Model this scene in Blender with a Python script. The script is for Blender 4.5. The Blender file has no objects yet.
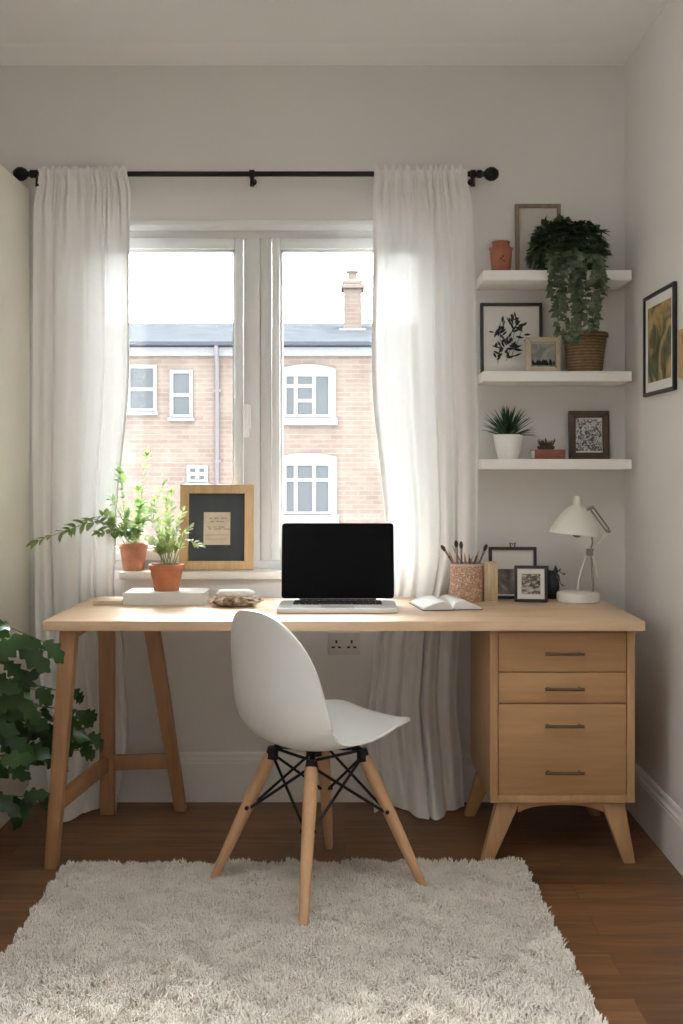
import bpy, bmesh, math, random
import numpy as np
from mathutils import Vector, Matrix, noise
R = random.Random(7)
C = bpy.context.scene.collection
PI = math.pi

# ------------------------------------------------------------------ calibration of the room
F, CX, HY, EYE, D = 1090.0, 345.0, 470.0, 1.21, 3.99     # focal (px), vanishing point, eye height, distance to window wall
def W(px, py, y):
    """metric point seen at photograph pixel (px, py) at depth y"""
    s = F / (D + y)
    return Vector(((px - CX) / s, y, EYE - (py - HY) / s))
def X(px, y): return (px - CX) * (D + y) / F
def Z(py, y): return EYE - (py - HY) * (D + y) / F

CEIL, XR, XL, YREAR = 2.70, 1.025, -2.10, -5.2
DZ = .757                                                # desk top height

# ------------------------------------------------------------------ materials
def nodes(name):
    m = bpy.data.materials.new(name); m.use_nodes = True
    nt = m.node_tree
    return m, nt, nt.nodes['Principled BSDF']
def N(nt, t, **kw):
    n = nt.nodes.new(t)
    for k, v in kw.items():
        if k in n.inputs: n.inputs[k].default_value = v
        else: setattr(n, k, v)
    return n
def c4(c): return (c[0], c[1], c[2], 1)
def ramp(nt, stops):
    r = nt.nodes.new('ShaderNodeValToRGB')
    while len(r.color_ramp.elements) < len(stops): r.color_ramp.elements.new(.5)
    for e, (p, c) in zip(r.color_ramp.elements, stops): e.position = p; e.color = c4(c)
    return r
def plain(name, col, rough=.6, metal=0., var=.06, scale=30, bump=0., spec=.5, coat=0.):
    m, nt, b = nodes(name)
    tc = N(nt, 'ShaderNodeTexCoord')
    n = N(nt, 'ShaderNodeTexNoise', Scale=scale, Detail=4.0)
    nt.links.new(tc.outputs['Object'], n.inputs['Vector'])
    r = ramp(nt, [(.3, [v * (1 - var) for v in col]), (.7, [min(1, v * (1 + var)) for v in col])])
    nt.links.new(n.outputs['Fac'], r.inputs[0]); nt.links.new(r.outputs[0], b.inputs['Base Color'])
    b.inputs['Roughness'].default_value = rough; b.inputs['Metallic'].default_value = metal
    b.inputs['Specular IOR Level'].default_value = spec; b.inputs['Coat Weight'].default_value = coat
    if bump:
        bp = N(nt, 'ShaderNodeBump', Strength=bump, Distance=.004)
        nt.links.new(n.outputs['Fac'], bp.inputs['Height']); nt.links.new(bp.outputs[0], b.inputs['Normal'])
    return m
def wood(name, dark, light, axis='X', rough=.5, scale=9., bump=.05):
    m, nt, b = nodes(name)
    tc = N(nt, 'ShaderNodeTexCoord'); mp = N(nt, 'ShaderNodeMapping')
    sc = {'X': (.09, 1, 1), 'Y': (1, .09, 1), 'Z': (1, 1, .09)}[axis]
    mp.inputs['Scale'].default_value = sc
    nt.links.new(tc.outputs['Object'], mp.inputs[0])
    n1 = N(nt, 'ShaderNodeTexNoise', Scale=scale, Detail=5.0, Roughness=.6, Distortion=.6)
    n2 = N(nt, 'ShaderNodeTexNoise', Scale=scale * 9, Detail=3.0)
    for n in (n1, n2): nt.links.new(mp.outputs[0], n.inputs['Vector'])
    mx = N(nt, 'ShaderNodeMath', operation='MULTIPLY_ADD'); mx.inputs[1].default_value = .35
    nt.links.new(n2.outputs['Fac'], mx.inputs[0])
    m2 = N(nt, 'ShaderNodeMath', operation='MULTIPLY'); m2.inputs[1].default_value = .65
    nt.links.new(n1.outputs['Fac'], m2.inputs[0]); nt.links.new(m2.outputs[0], mx.inputs[2])
    r = ramp(nt, [(.34, dark), (.64, light)])
    nt.links.new(mx.outputs[0], r.inputs[0]); nt.links.new(r.outputs[0], b.inputs['Base Color'])
    b.inputs['Roughness'].default_value = rough
    bp = N(nt, 'ShaderNodeBump', Strength=bump, Distance=.002)
    nt.links.new(n2.outputs['Fac'], bp.inputs['Height']); nt.links.new(bp.outputs[0], b.inputs['Normal'])
    return m
def floor_mat():
    m, nt, b = nodes('floor_planks')
    tc = N(nt, 'ShaderNodeTexCoord')
    br = N(nt, 'ShaderNodeTexBrick', Scale=1.0)
    br.inputs['Brick Width'].default_value = 1.05; br.inputs['Row Height'].default_value = .115
    br.inputs['Mortar Size'].default_value = .0016; br.inputs['Mortar Smooth'].default_value = .3
    br.inputs['Color1'].default_value = (.0, .0, .0, 1); br.inputs['Color2'].default_value = (1, 1, 1, 1)
    br.inputs['Mortar'].default_value = (.5, .5, .5, 1); br.offset = .37
    nt.links.new(tc.outputs['Object'], br.inputs['Vector'])
    mp = N(nt, 'ShaderNodeMapping'); mp.inputs['Scale'].default_value = (1.2, 13, 1)
    nt.links.new(tc.outputs['Object'], mp.inputs[0])
    off = N(nt, 'ShaderNodeVectorMath', operation='ADD')
    nt.links.new(mp.outputs[0], off.inputs[0])
    sc = N(nt, 'ShaderNodeVectorMath', operation='SCALE'); sc.inputs['Scale'].default_value = 7
    nt.links.new(br.outputs['Color'], sc.inputs[0]); nt.links.new(sc.outputs[0], off.inputs[1])
    n = N(nt, 'ShaderNodeTexNoise', Scale=2.2, Detail=7.0, Roughness=.62, Distortion=.8)
    nt.links.new(off.outputs[0], n.inputs['Vector'])
    r = ramp(nt, [(.3, (.100, .043, .016)), (.55, (.178, .083, .034)), (.75, (.25, .125, .055))])
    nt.links.new(n.outputs['Fac'], r.inputs[0])
    hsv = N(nt, 'ShaderNodeHueSaturation')
    vm = N(nt, 'ShaderNodeMapRange'); vm.inputs['To Min'].default_value = .72; vm.inputs['To Max'].default_value = 1.2
    sepc = N(nt, 'ShaderNodeSeparateColor'); nt.links.new(br.outputs['Color'], sepc.inputs[0])
    nt.links.new(sepc.outputs[0], vm.inputs['Value']); nt.links.new(vm.outputs[0], hsv.inputs['Value'])
    nt.links.new(r.outputs[0], hsv.inputs['Color'])
    mx = N(nt, 'ShaderNodeMix', data_type='RGBA')
    nt.links.new(br.outputs['Fac'], mx.inputs['Factor'])
    nt.links.new(hsv.outputs[0], mx.inputs['A']); mx.inputs['B'].default_value = (.09, .048, .025, 1)
    nt.links.new(mx.outputs['Result'], b.inputs['Base Color'])
    b.inputs['Roughness'].default_value = .42
    bp = N(nt, 'ShaderNodeBump', Strength=.25, Distance=.002, invert=True)
    nt.links.new(br.outputs['Fac'], bp.inputs['Height']); nt.links.new(bp.outputs[0], b.inputs['Normal'])
    return m
def brick_mat():
    m, nt, b = nodes('facade_brick')
    tc = N(nt, 'ShaderNodeTexCoord'); sx = N(nt, 'ShaderNodeSeparateXYZ'); cx = N(nt, 'ShaderNodeCombineXYZ')
    nt.links.new(tc.outputs['Object'], sx.inputs[0])
    nt.links.new(sx.outputs['X'], cx.inputs['X']); nt.links.new(sx.outputs['Z'], cx.inputs['Y'])
    br = N(nt, 'ShaderNodeTexBrick', Scale=1.0)
    br.inputs['Brick Width'].default_value = .36; br.inputs['Row Height'].default_value = .12
    br.inputs['Mortar Size'].default_value = .012
    br.inputs['Color1'].default_value = (.126, .095, .082, 1); br.inputs['Color2'].default_value = (.142, .117, .103, 1)
    br.inputs['Mortar'].default_value = (.152, .138, .128, 1)
    nt.links.new(cx.outputs[0], br.inputs['Vector'])
    n = N(nt, 'ShaderNodeTexNoise', Scale=1.3, Detail=5.0)
    nt.links.new(tc.outputs['Object'], n.inputs['Vector'])
    r = ramp(nt, [(.3, (.86, .82, .8)), (.7, (1.1, 1.06, 1.0))])
    nt.links.new(n.outputs['Fac'], r.inputs[0])
    mx = N(nt, 'ShaderNodeMix', data_type='RGBA', blend_type='MULTIPLY'); mx.inputs['Factor'].default_value = 1
    nt.links.new(br.outputs['Color'], mx.inputs['A']); nt.links.new(r.outputs[0], mx.inputs['B'])
    nt.links.new(mx.outputs['Result'], b.inputs['Base Color']); b.inputs['Roughness'].default_value = .9; b.inputs['Specular IOR Level'].default_value = 0
    return m
def glass_mat(name, gloss=.06):
    m = bpy.data.materials.new(name); m.use_nodes = True; nt = m.node_tree; nt.nodes.clear()
    o = N(nt, 'ShaderNodeOutputMaterial'); t = N(nt, 'ShaderNodeBsdfTransparent'); g = N(nt, 'ShaderNodeBsdfGlossy', Roughness=.02)
    t.inputs[0].default_value = (.97, .985, .98, 1)
    fr = N(nt, 'ShaderNodeFresnel', IOR=1.35); mx = N(nt, 'ShaderNodeMixShader')
    nt.links.new(fr.outputs[0], mx.inputs[0]); nt.links.new(t.outputs[0], mx.inputs[1]); nt.links.new(g.outputs[0], mx.inputs[2])
    nt.links.new(mx.outputs[0], o.inputs[0])
    return m
def sheer_mat(name):
    m = bpy.data.materials.new(name); m.use_nodes = True; nt = m.node_tree; nt.nodes.clear()
    o = N(nt, 'ShaderNodeOutputMaterial')
    d = N(nt, 'ShaderNodeBsdfDiffuse'); d.inputs[0].default_value = (.83, .815, .79, 1)
    t = N(nt, 'ShaderNodeBsdfTranslucent'); t.inputs[0].default_value = (.86, .85, .835, 1)
    tr = N(nt, 'ShaderNodeBsdfTransparent')
    tc = N(nt, 'ShaderNodeTexCoord'); mp = N(nt, 'ShaderNodeMapping'); mp.inputs['Scale'].default_value = (60, 60, 9)
    n = N(nt, 'ShaderNodeTexNoise', Scale=4.0, Detail=3.0)
    nt.links.new(tc.outputs['Object'], mp.inputs[0]); nt.links.new(mp.outputs[0], n.inputs['Vector'])
    mr = N(nt, 'ShaderNodeMapRange'); mr.inputs['To Min'].default_value = .0; mr.inputs['To Max'].default_value = .016
    nt.links.new(n.outputs['Fac'], mr.inputs['Value'])
    a = N(nt, 'ShaderNodeMixShader'); a.inputs[0].default_value = .085
    nt.links.new(d.outputs[0], a.inputs[1]); nt.links.new(t.outputs[0], a.inputs[2])
    b = N(nt, 'ShaderNodeMixShader'); nt.links.new(mr.outputs[0], b.inputs[0])
    nt.links.new(a.outputs[0], b.inputs[1]); nt.links.new(tr.outputs[0], b.inputs[2])
    nt.links.new(b.outputs[0], o.inputs[0])
    return m
def leaf_mat(name, dark, light, trans=.3, rough=.4, scale=14):
    m, nt, b = nodes(name)
    tc = N(nt, 'ShaderNodeTexCoord'); n = N(nt, 'ShaderNodeTexNoise', Scale=scale, Detail=2.0)
    nt.links.new(tc.outputs['Object'], n.inputs['Vector'])
    r = ramp(nt, [(.35, dark), (.68, light)]); nt.links.new(n.outputs['Fac'], r.inputs[0])
    nt.links.new(r.outputs[0], b.inputs['Base Color']); b.inputs['Roughness'].default_value = rough
    t = N(nt, 'ShaderNodeBsdfTranslucent'); nt.links.new(r.outputs[0], t.inputs[0])
    mx = N(nt, 'ShaderNodeMixShader'); mx.inputs[0].default_value = trans
    nt.links.new(b.outputs[0], mx.inputs[1]); nt.links.new(t.outputs[0], mx.inputs[2])
    nt.links.new(mx.outputs[0], nt.nodes['Material Output'].inputs[0])
    return m
def blotch(name, stops, scale=25, stretch=(1, 1, 1), detail=4, distort=1.5, rough=.6):
    """a printed picture: noise contours in several inks"""
    m, nt, b = nodes(name)
    tc = N(nt, 'ShaderNodeTexCoord'); mp = N(nt, 'ShaderNodeMapping'); mp.inputs['Scale'].default_value = stretch
    n = N(nt, 'ShaderNodeTexNoise', Scale=scale, Detail=float(detail), Distortion=distort)
    nt.links.new(tc.outputs['Object'], mp.inputs[0]); nt.links.new(mp.outputs[0], n.inputs['Vector'])
    r = ramp(nt, stops); nt.links.new(n.outputs['Fac'], r.inputs[0]); nt.links.new(r.outputs[0], b.inputs['Base Color'])
    b.inputs['Roughness'].default_value = rough
    return m
def basket_mat(name, a, bcol, sx, sz):
    m, nt, b = nodes(name)
    tc = N(nt, 'ShaderNodeTexCoord')
    w1 = N(nt, 'ShaderNodeTexWave', Scale=sz, Distortion=2.0, Detail=2.0); w1.bands_direction = 'Z'
    w1.inputs['Detail Scale'].default_value = 3
    nt.links.new(tc.outputs['Object'], w1.inputs['Vector'])
    n = N(nt, 'ShaderNodeTexNoise', Scale=sx, Detail=3.0); nt.links.new(tc.outputs['Object'], n.inputs['Vector'])
    mm = N(nt, 'ShaderNodeMath', operation='MULTIPLY'); nt.links.new(w1.outputs['Fac'], mm.inputs[0]); nt.links.new(n.outputs['Fac'], mm.inputs[1])
    r = ramp(nt, [(.08, a), (.5, bcol)]); nt.links.new(mm.outputs[0], r.inputs[0]); nt.links.new(r.outputs[0], b.inputs['Base Color'])
    b.inputs['Roughness'].default_value = .8
    bp = N(nt, 'ShaderNodeBump', Strength=.25, Distance=.003)
    nt.links.new(w1.outputs['Fac'], bp.inputs['Height']); nt.links.new(bp.outputs[0], b.inputs['Normal'])
    return m

WALL = plain('wall_paint', (.72, .695, .662), .9, var=.012, scale=3)
WALLR = WALL
CEILM = plain('ceiling_paint', (.90, .895, .89), .95, var=.01, scale=3)
TRIM = plain('trim_paint', (.74, .715, .68), .55, var=.015, scale=6)
UPVC = plain('window_white', (.78, .78, .775), .35, var=.01)
SILLM = plain('sill_paint', (.84, .82, .78), .45, var=.02)
FLOOR = floor_mat()
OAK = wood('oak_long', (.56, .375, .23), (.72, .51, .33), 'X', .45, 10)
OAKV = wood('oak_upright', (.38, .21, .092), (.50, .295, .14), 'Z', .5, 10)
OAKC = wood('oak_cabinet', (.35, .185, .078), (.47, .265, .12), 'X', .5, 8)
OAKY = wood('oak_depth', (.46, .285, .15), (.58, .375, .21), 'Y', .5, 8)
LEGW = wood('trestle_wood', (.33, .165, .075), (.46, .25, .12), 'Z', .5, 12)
BEECH = wood('beech', (.50, .28, .14), (.61, .365, .20), 'Z', .45, 14)
FRAMEO = wood('frame_oak', (.42, .26, .12), (.60, .40, .21), 'Z', .5, 14)
FRAMEP = wood('frame_pale', (.46, .36, .24), (.60, .49, .35), 'Z', .55, 14)
FRAMEG = wood('frame_weathered', (.19, .13, .08), (.30, .22, .145), 'Z', .6, 14)
FRAMED = wood('frame_walnut', (.045, .024, .015), (.085, .048, .03), 'Z', .45, 14)
BLACKF = plain('black_frame', (.018, .015, .014), .4)
BLACKM = plain('black_metal', (.016, .015, .015), .4, .6)
SHELL = plain('white_plastic', (.80, .80, .78), .32, var=.006, spec=.5)
SCREEN = plain('black_screen', (.006, .006, .007), .5, var=0, spec=.06)
ALU = plain('aluminium', (.86, .86, .86), .45, .0, var=.01)
KEYM = plain('black_keys', (.018, .018, .02), .5)
TERRA = plain('terracotta', (.50, .18, .085), .75, var=.12, scale=25, bump=.1)
TERRAD = plain('terracotta_dark', (.42, .165, .09), .7, var=.18, scale=30, bump=.1)
SOIL = plain('soil', (.05, .032, .02), .95, var=.5, scale=160, bump=.8)
PAPER = plain('paper', (.80, .78, .74), .8, var=.02)
MOUNT = plain('mount_board', (.70, .67, .62), .85, var=.015)
SLATE = plain('slate_mount', (.040, .046, .050), .7, var=.12, scale=18)
CARD = plain('aged_card', (.60, .50, .38), .85, var=.1, scale=40)
INK = plain('ink', (.13, .075, .045), .8)
INKB = plain('black_ink', (.025, .024, .024), .8)
BOOKW = plain('book_cloth', (.76, .74, .71), .7, var=.03)
BOOKR = plain('red_brown_cloth', (.24, .085, .06), .75, var=.08)
BOOKB = plain('buff_cover', (.60, .47, .33), .7, var=.06)
COVER = plain('dark_cover', (.05, .042, .038), .6)
LAMPW = plain('lamp_enamel', (.74, .70, .62), .38, var=.01)
LAMPG = plain('lamp_steel', (.30, .27, .23), .4, .6)
HANDLE = plain('bronze_pull', (.16, .105, .06), .42, .7)
SOCK = plain('socket_plastic', (.60, .56, .51), .45)
WARD = plain('wardrobe_paint', (.80, .765, .66), .6, var=.012, scale=4)
SHELFM = plain('shelf_paint', (.84, .81, .77), .55, var=.012)
POTW = plain('white_glaze', (.82, .80, .77), .4, var=.02)
POTD = plain('dark_stoneware', (.09, .075, .065), .6)
VASED = plain('dark_green_glaze', (.018, .026, .022), .35)
TWIG = plain('twig', (.07, .045, .03), .8)
STEMG = plain('stem_green', (.27, .34, .12), .6, var=.2)
STEMD = plain('stem_dark', (.09, .10, .045), .6, var=.2)
LEAFP = leaf_mat('leaf_pale', (.27, .38, .13), (.50, .58, .27), .45, .4, 22)
LEAFM = leaf_mat('leaf_mid', (.13, .23, .07), (.38, .48, .20), .42, .38, 18)
LEAFI = leaf_mat('leaf_ivy', (.022, .046, .018), (.07, .115, .045), .2, .45, 22)
LEAFV = leaf_mat('leaf_ivy_trail', (.045, .072, .032), (.21, .25, .15), .25, .5, 26)
LEAFS = leaf_mat('leaf_spiky', (.022, .058, .022), (.06, .13, .045), .18, .4, 18)
LEAFF = leaf_mat('leaf_big', (.013, .036, .012), (.048, .11, .028), .25, .3, 7)
RUGM = plain('rug_wool', (.79, .72, .645), .95, var=.10, scale=9, spec=.1)
RUGB = plain('rug_backing', (.52, .475, .41), .95, var=.05)
BASKET = basket_mat('seagrass', (.115, .07, .03), (.27, .17, .075), 60, 30)
CUPM = blotch('cup_pattern', [(.36, (.62, .52, .42)), (.43, (.36, .17, .095)), (.55, (.47, .25, .15)), (.62, (.72, .6, .5))], 75, (1, 1, 1.3), 3, 2.0)
SHEER = sheer_mat('sheer_linen')
GLASS = glass_mat('window_glass')
BRICK = brick_mat()
SLATER = plain('roof_slate', (.034, .036, .040), .8, var=.12, scale=2, spec=0)
OUTW = plain('outside_white', (.18, .18, .182), .6, spec=0)
OUTG = plain('outside_glass', (.042, .046, .05), .7, var=.1, scale=.8)
OUTD = plain('gutter_grey', (.045, .048, .056), .6, spec=0)
PAVE = plain('pavement_grey', (.36, .36, .36), .9, spec=0)
POTC = plain('chimney_clay', (.13, .11, .09), .9, spec=0)
PRINT_LAND = blotch('print_landscape', [(.3, (.05, .045, .04)), (.5, (.25, .22, .19)), (.62, (.55, .53, .5)), (.75, (.62, .6, .57))], 14, (1, 1, .7), 5, 1.0)
PRINT_TXT = blotch('print_engraving', [(.40, (.045, .04, .035)), (.50, (.22, .2, .16)), (.58, (.52, .48, .40))], 60, (1, 1, 2.2), 4, .8)
PRINT_ART = blotch('print_scroll', [(.40, (.05, .045, .045)), (.48, (.25, .24, .24)), (.55, (.56, .54, .52)), (.7, (.62, .6, .58))], 42, (1, 1, 1), 3, 3.0)
PRINT_PAINT = blotch('print_painting', [(.32, (.035, .04, .02)), (.46, (.12, .12, .055)), (.54, (.40, .27, .09)), (.64, (.48, .38, .2)), (.72, (.28, .24, .16))], 9, (1, 2.2, .9), 6, 1.2)
PRINT_SMALL = blotch('print_small', [(.35, (.22, .21, .18)), (.5, (.33, .32, .28)), (.62, (.42, .41, .37))], 16, (1, 1, 1), 4, 1.0)

# ------------------------------------------------------------------ mesh helpers
def box(bm, x0, x1, y0, y1, z0, z1, bev=0., M=None, seg=2):
    t = bmesh.new()
    vs = [t.verts.new((x, y, z)) for x in (x0, x1) for y in (y0, y1) for z in (z0, z1)]
    for f in ((0, 1, 3, 2), (4, 6, 7, 5), (0, 4, 5, 1), (2, 3, 7, 6), (0, 2, 6, 4), (1, 5, 7, 3)):
        t.faces.new([vs[i] for i in f])
    bmesh.ops.recalc_face_normals(t, faces=t.faces)
    if bev: bmesh.ops.bevel(t, geom=list(t.edges), offset=bev, segments=seg, profile=.5, affect='EDGES')
    join(bm, t, M)
def join(bm, t, M=None):
    if M is not None: bmesh.ops.transform(t, matrix=M, verts=t.verts)
    me = bpy.data.meshes.new('tmp'); t.to_mesh(me); t.free(); bm.from_mesh(me); bpy.data.meshes.remove(me)
def hexa(bm, b4, t4, bev=0.):
    """a block between a bottom quad and a top quad"""
    t = bmesh.new(); b = [t.verts.new(p) for p in b4]; u = [t.verts.new(p) for p in t4]
    t.faces.new(b[::-1]); t.faces.new(u)
    for i in range(4): t.faces.new((b[i], b[(i + 1) % 4], u[(i + 1) % 4], u[i]))
    bmesh.ops.recalc_face_normals(t, faces=t.faces)
    if bev: bmesh.ops.bevel(t, geom=list(t.edges), offset=bev, segments=2, profile=.5, affect='EDGES')
    join(bm, t)
def lathe(bm, prof, seg=32, c=(0, 0, 0), M=None):
    t = bmesh.new(); rings = []
    for r, z in prof:
        if r < 1e-6: rings.append([t.verts.new((0, 0, z))])
        else: rings.append([t.verts.new((r * math.cos(2 * PI * i / seg), r * math.sin(2 * PI * i / seg), z)) for i in range(seg)])
    for a, b in zip(rings, rings[1:]):
        if len(a) == 1 and len(b) == 1: continue
        for i in range(seg):
            j = (i + 1) % seg
            if len(a) == 1: t.faces.new((a[0], b[i], b[j]))
            elif len(b) == 1: t.faces.new((a[i], b[0], a[j]))
            else: t.faces.new((a[i], a[j], b[j], b[i]))
    bmesh.ops.recalc_face_normals(t, faces=t.faces)
    join(bm, t, (Matrix.Translation(c) @ M) if M is not None else Matrix.Translation(c))
def tube(bm, pts, rad, seg=8):
    pts = [Vector(p) for p in pts]
    if not hasattr(rad, '__len__'): rad = [rad] * len(pts)
    rings = []; up = Vector((0, 0, 1)); prev = None
    for i, p in enumerate(pts):
        d = (pts[min(i + 1, len(pts) - 1)] - pts[max(i - 1, 0)]).normalized()
        if prev is None:
            a = d.cross(up)
            if a.length < .05: a = d.cross(Vector((1, 0, 0)))
        else: a = prev - d * prev.dot(d)
        a.normalize(); prev = a; b = d.cross(a)
        rings.append([bm.verts.new(p + (a * math.cos(2 * PI * k / seg) + b * math.sin(2 * PI * k / seg)) * rad[i]) for k in range(seg)])
    for u, v in zip(rings, rings[1:]):
        for k in range(seg): bm.faces.new((u[k], u[(k + 1) % seg], v[(k + 1) % seg], v[k]))
    bm.faces.new(rings[0][::-1]); bm.faces.new(rings[-1])
def bez(a, b, c, n=10):
    a, b, c = Vector(a), Vector(b), Vector(c)
    return [a * (1 - t) ** 2 + b * 2 * t * (1 - t) + c * t * t for t in [i / n for i in range(n + 1)]]
def spline(P, n=6):
    P = [Vector(p) for p in P]; out = []
    for i in range(len(P) - 1):
        p0, p1, p2, p3 = P[max(i - 1, 0)], P[i], P[i + 1], P[min(i + 2, len(P) - 1)]
        for k in range(n):
            t = k / n
            out.append(.5 * ((2 * p1) + (p2 - p0) * t + (2 * p0 - 5 * p1 + 4 * p2 - p3) * t * t + (3 * p1 - p0 - 3 * p2 + p3) * t ** 3))
    out.append(P[-1]); return out
def leaf(bm, base, d, up, L, Wd, droop=.25, fold=.25, shape='oval', seg=5, lobes=0):
    """one leaf blade, folded on its midrib and bending over"""
    d = Vector(d).normalized(); up = Vector(up); s = d.cross(up)
    if s.length < .01: s = d.cross(Vector((.3, .9, .1)))
    s.normalize(); n = s.cross(d).normalized()
    rows = []
    for i in range(seg + 1):
        t = i / seg
        p = Vector(base) + d * (L * t) - n * (droop * L * t * t)
        if shape == 'oval': w = math.sin(PI * min(1, t ** .85 * .98 + .02)) ** .8
        elif shape == 'ivy': w = [.12, .95, 1.0, .55, .4, .0][min(i, 5)] if seg == 5 else math.sin(PI * t)
        elif shape == 'lobed':
            q = (t * 3.2 + .15) % 1; w = (math.sin(PI * min(1, t * .93 + .07)) ** .7) * (.46 + .54 * (q / .7 if q < .7 else (1 - q) / .3)); w = 0 if i == seg else w
        else: w = (1 - t) ** .6 * min(1, t * 6 + .5)
        if lobes: w *= 1 + .16 * math.cos(t * lobes * 2 * PI)
        w *= Wd * .5
        rows.append((bm.verts.new(p - s * w + n * (fold * w)), bm.verts.new(p), bm.verts.new(p + s * w + n * (fold * w))))
    for a, b in zip(rows, rows[1:]):
        bm.faces.new((a[0], a[1], b[1], b[0])); bm.faces.new((a[1], a[2], b[2], b[1]))
def obj(name, bm, mat, parent=None, smooth=None, loc=None):
    me = bpy.data.meshes.new(name); bm.to_mesh(me); bm.free()
    if mat: me.materials.append(mat)
    if smooth is not None:
        for p in me.polygons: p.use_smooth = True
        if smooth < 179: me.set_sharp_from_angle(angle=math.radians(smooth))
    o = bpy.data.objects.new(name, me); C.objects.link(o)
    if parent: o.parent = parent
    if loc is not None: o.location = loc
    return o
def thing(name, label, cat, loc=(0, 0, 0), rotz=0, group=None):
    o = bpy.data.objects.new(name, None); C.objects.link(o); o.empty_display_size = .05
    o.location = loc; o.rotation_euler = (0, 0, rotz); o['label'] = label; o['category'] = cat
    if group: o['group'] = group
    return o
def tag(o, label, cat, group=None):
    o['label'] = label; o['category'] = cat
    if group: o['group'] = group
    return o
def struct(name, bm, mat, parent=None, smooth=None):
    o = obj(name, bm, mat, parent, smooth)
    if parent is None: o['kind'] = 'structure'
    return o
B = bmesh.new

# ================================================================== SETTING
WX0, WX1, WZ0, WZ1 = -.99, .36, .842, 2.118             # window opening
bm = B(); box(bm, XL, XR, YREAR, 0, -.12, 0); struct('floor', bm, FLOOR)
KX0, KX1, KQ0, KQ1, KZ = -.85, .85, -2.75, -1.92, 4.2      # unseen rooflight and deep shaft, added to throw daylight on the rug
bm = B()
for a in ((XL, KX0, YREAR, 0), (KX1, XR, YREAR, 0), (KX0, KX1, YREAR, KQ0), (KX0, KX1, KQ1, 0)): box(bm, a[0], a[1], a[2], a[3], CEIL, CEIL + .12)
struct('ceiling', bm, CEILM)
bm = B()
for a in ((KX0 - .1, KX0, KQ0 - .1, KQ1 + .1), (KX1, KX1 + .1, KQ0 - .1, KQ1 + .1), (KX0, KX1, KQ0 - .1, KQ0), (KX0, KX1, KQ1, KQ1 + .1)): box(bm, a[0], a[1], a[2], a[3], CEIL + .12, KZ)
struct('added_light_shaft', bm, CEILM)  # walls of the added shaft, narrowing the light onto the rug
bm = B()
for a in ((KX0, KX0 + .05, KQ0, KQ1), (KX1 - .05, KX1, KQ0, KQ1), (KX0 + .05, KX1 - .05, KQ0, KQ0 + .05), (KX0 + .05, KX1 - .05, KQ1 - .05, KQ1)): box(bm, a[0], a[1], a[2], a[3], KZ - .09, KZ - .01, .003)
rl = struct('added_rooflight', bm, UPVC)  # frame of the added rooflight, out of view
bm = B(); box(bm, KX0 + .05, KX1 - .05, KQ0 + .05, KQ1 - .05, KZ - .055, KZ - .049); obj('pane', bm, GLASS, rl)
bm = B(); T = .24
box(bm, XL, WX0, 0, T, 0, CEIL); box(bm, WX1, XR + .12, 0, T, 0, CEIL)
box(bm, WX0, WX1, 0, T, 0, WZ0 - .03); box(bm, WX0, WX1, 0, T, WZ1, CEIL)
struct('wall_back', bm, WALL)
bm = B(); box(bm, XR, XR + .12, YREAR, 0, 0, CEIL); struct('wall_right', bm, WALLR)
LW0, LW1, LZ0, LZ1 = -4.3, -2.7, 1.1, 2.4               # unseen side-wall opening, added to brighten the right wall
bm = B(); Xa, Xb = XL - .24, XL
box(bm, Xa, Xb, YREAR, LW0, 0, CEIL); box(bm, Xa, Xb, LW1, T, 0, CEIL); box(bm, Xa, Xb, LW0, LW1, 0, LZ0); box(bm, Xa, Xb, LW0, LW1, LZ1, CEIL)
struct('wall_left', bm, WALL)
bm = B(); box(bm, XL - .24, XR + .12, YREAR - .2, YREAR, 0, CEIL); struct('wall_rear', bm, WALL)

def skirting(name, along, a, b):
    """moulded board: profile (out, z) swept along the wall"""
    prof = [(0, 0), (.02, 0), (.02, .14), (.0175, .147), (.0175, .152), (.012, .160), (.009, .172), (.004, .178), (0, .178)]
    bm = B(); L = []
    for e in (a, b):
        L.append([bm.verts.new((e, -o, z) if along == 'x' else (XR - o, e, z)) for o, z in prof])
    for i in range(len(prof) - 1): bm.faces.new((L[0][i], L[1][i], L[1][i + 1], L[0][i + 1]))
    bm.faces.new(L[0]); bm.faces.new(L[1][::-1])
    bmesh.ops.recalc_face_normals(bm, faces=bm.faces)
    struct(name, bm, TRIM)
skirting('baseboard_back', 'x', XL, XR - .02)
skirting('baseboard_right', 'y', YREAR, 0)
bm = B()   # shallow ceiling strip, added to shape a soft shadow band at the window wall
prof = [(0, CEIL - .009), (-.010, CEIL - .008), (-.03, CEIL - .006), (-.06, CEIL - .005), (-.15, CEIL - .005), (-.172, CEIL - .0035), (-.185, CEIL), (0, CEIL)]
L = [[bm.verts.new((e, y, z)) for y, z in prof] for e in (XL, XR)]
for i in range(len(prof)): j = (i + 1) % len(prof); bm.faces.new((L[0][i], L[1][i], L[1][j], L[0][j]))
bmesh.ops.recalc_face_normals(bm, faces=bm.faces)
struct('ceiling_shade_strip', bm, CEILM, smooth=40)

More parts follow.
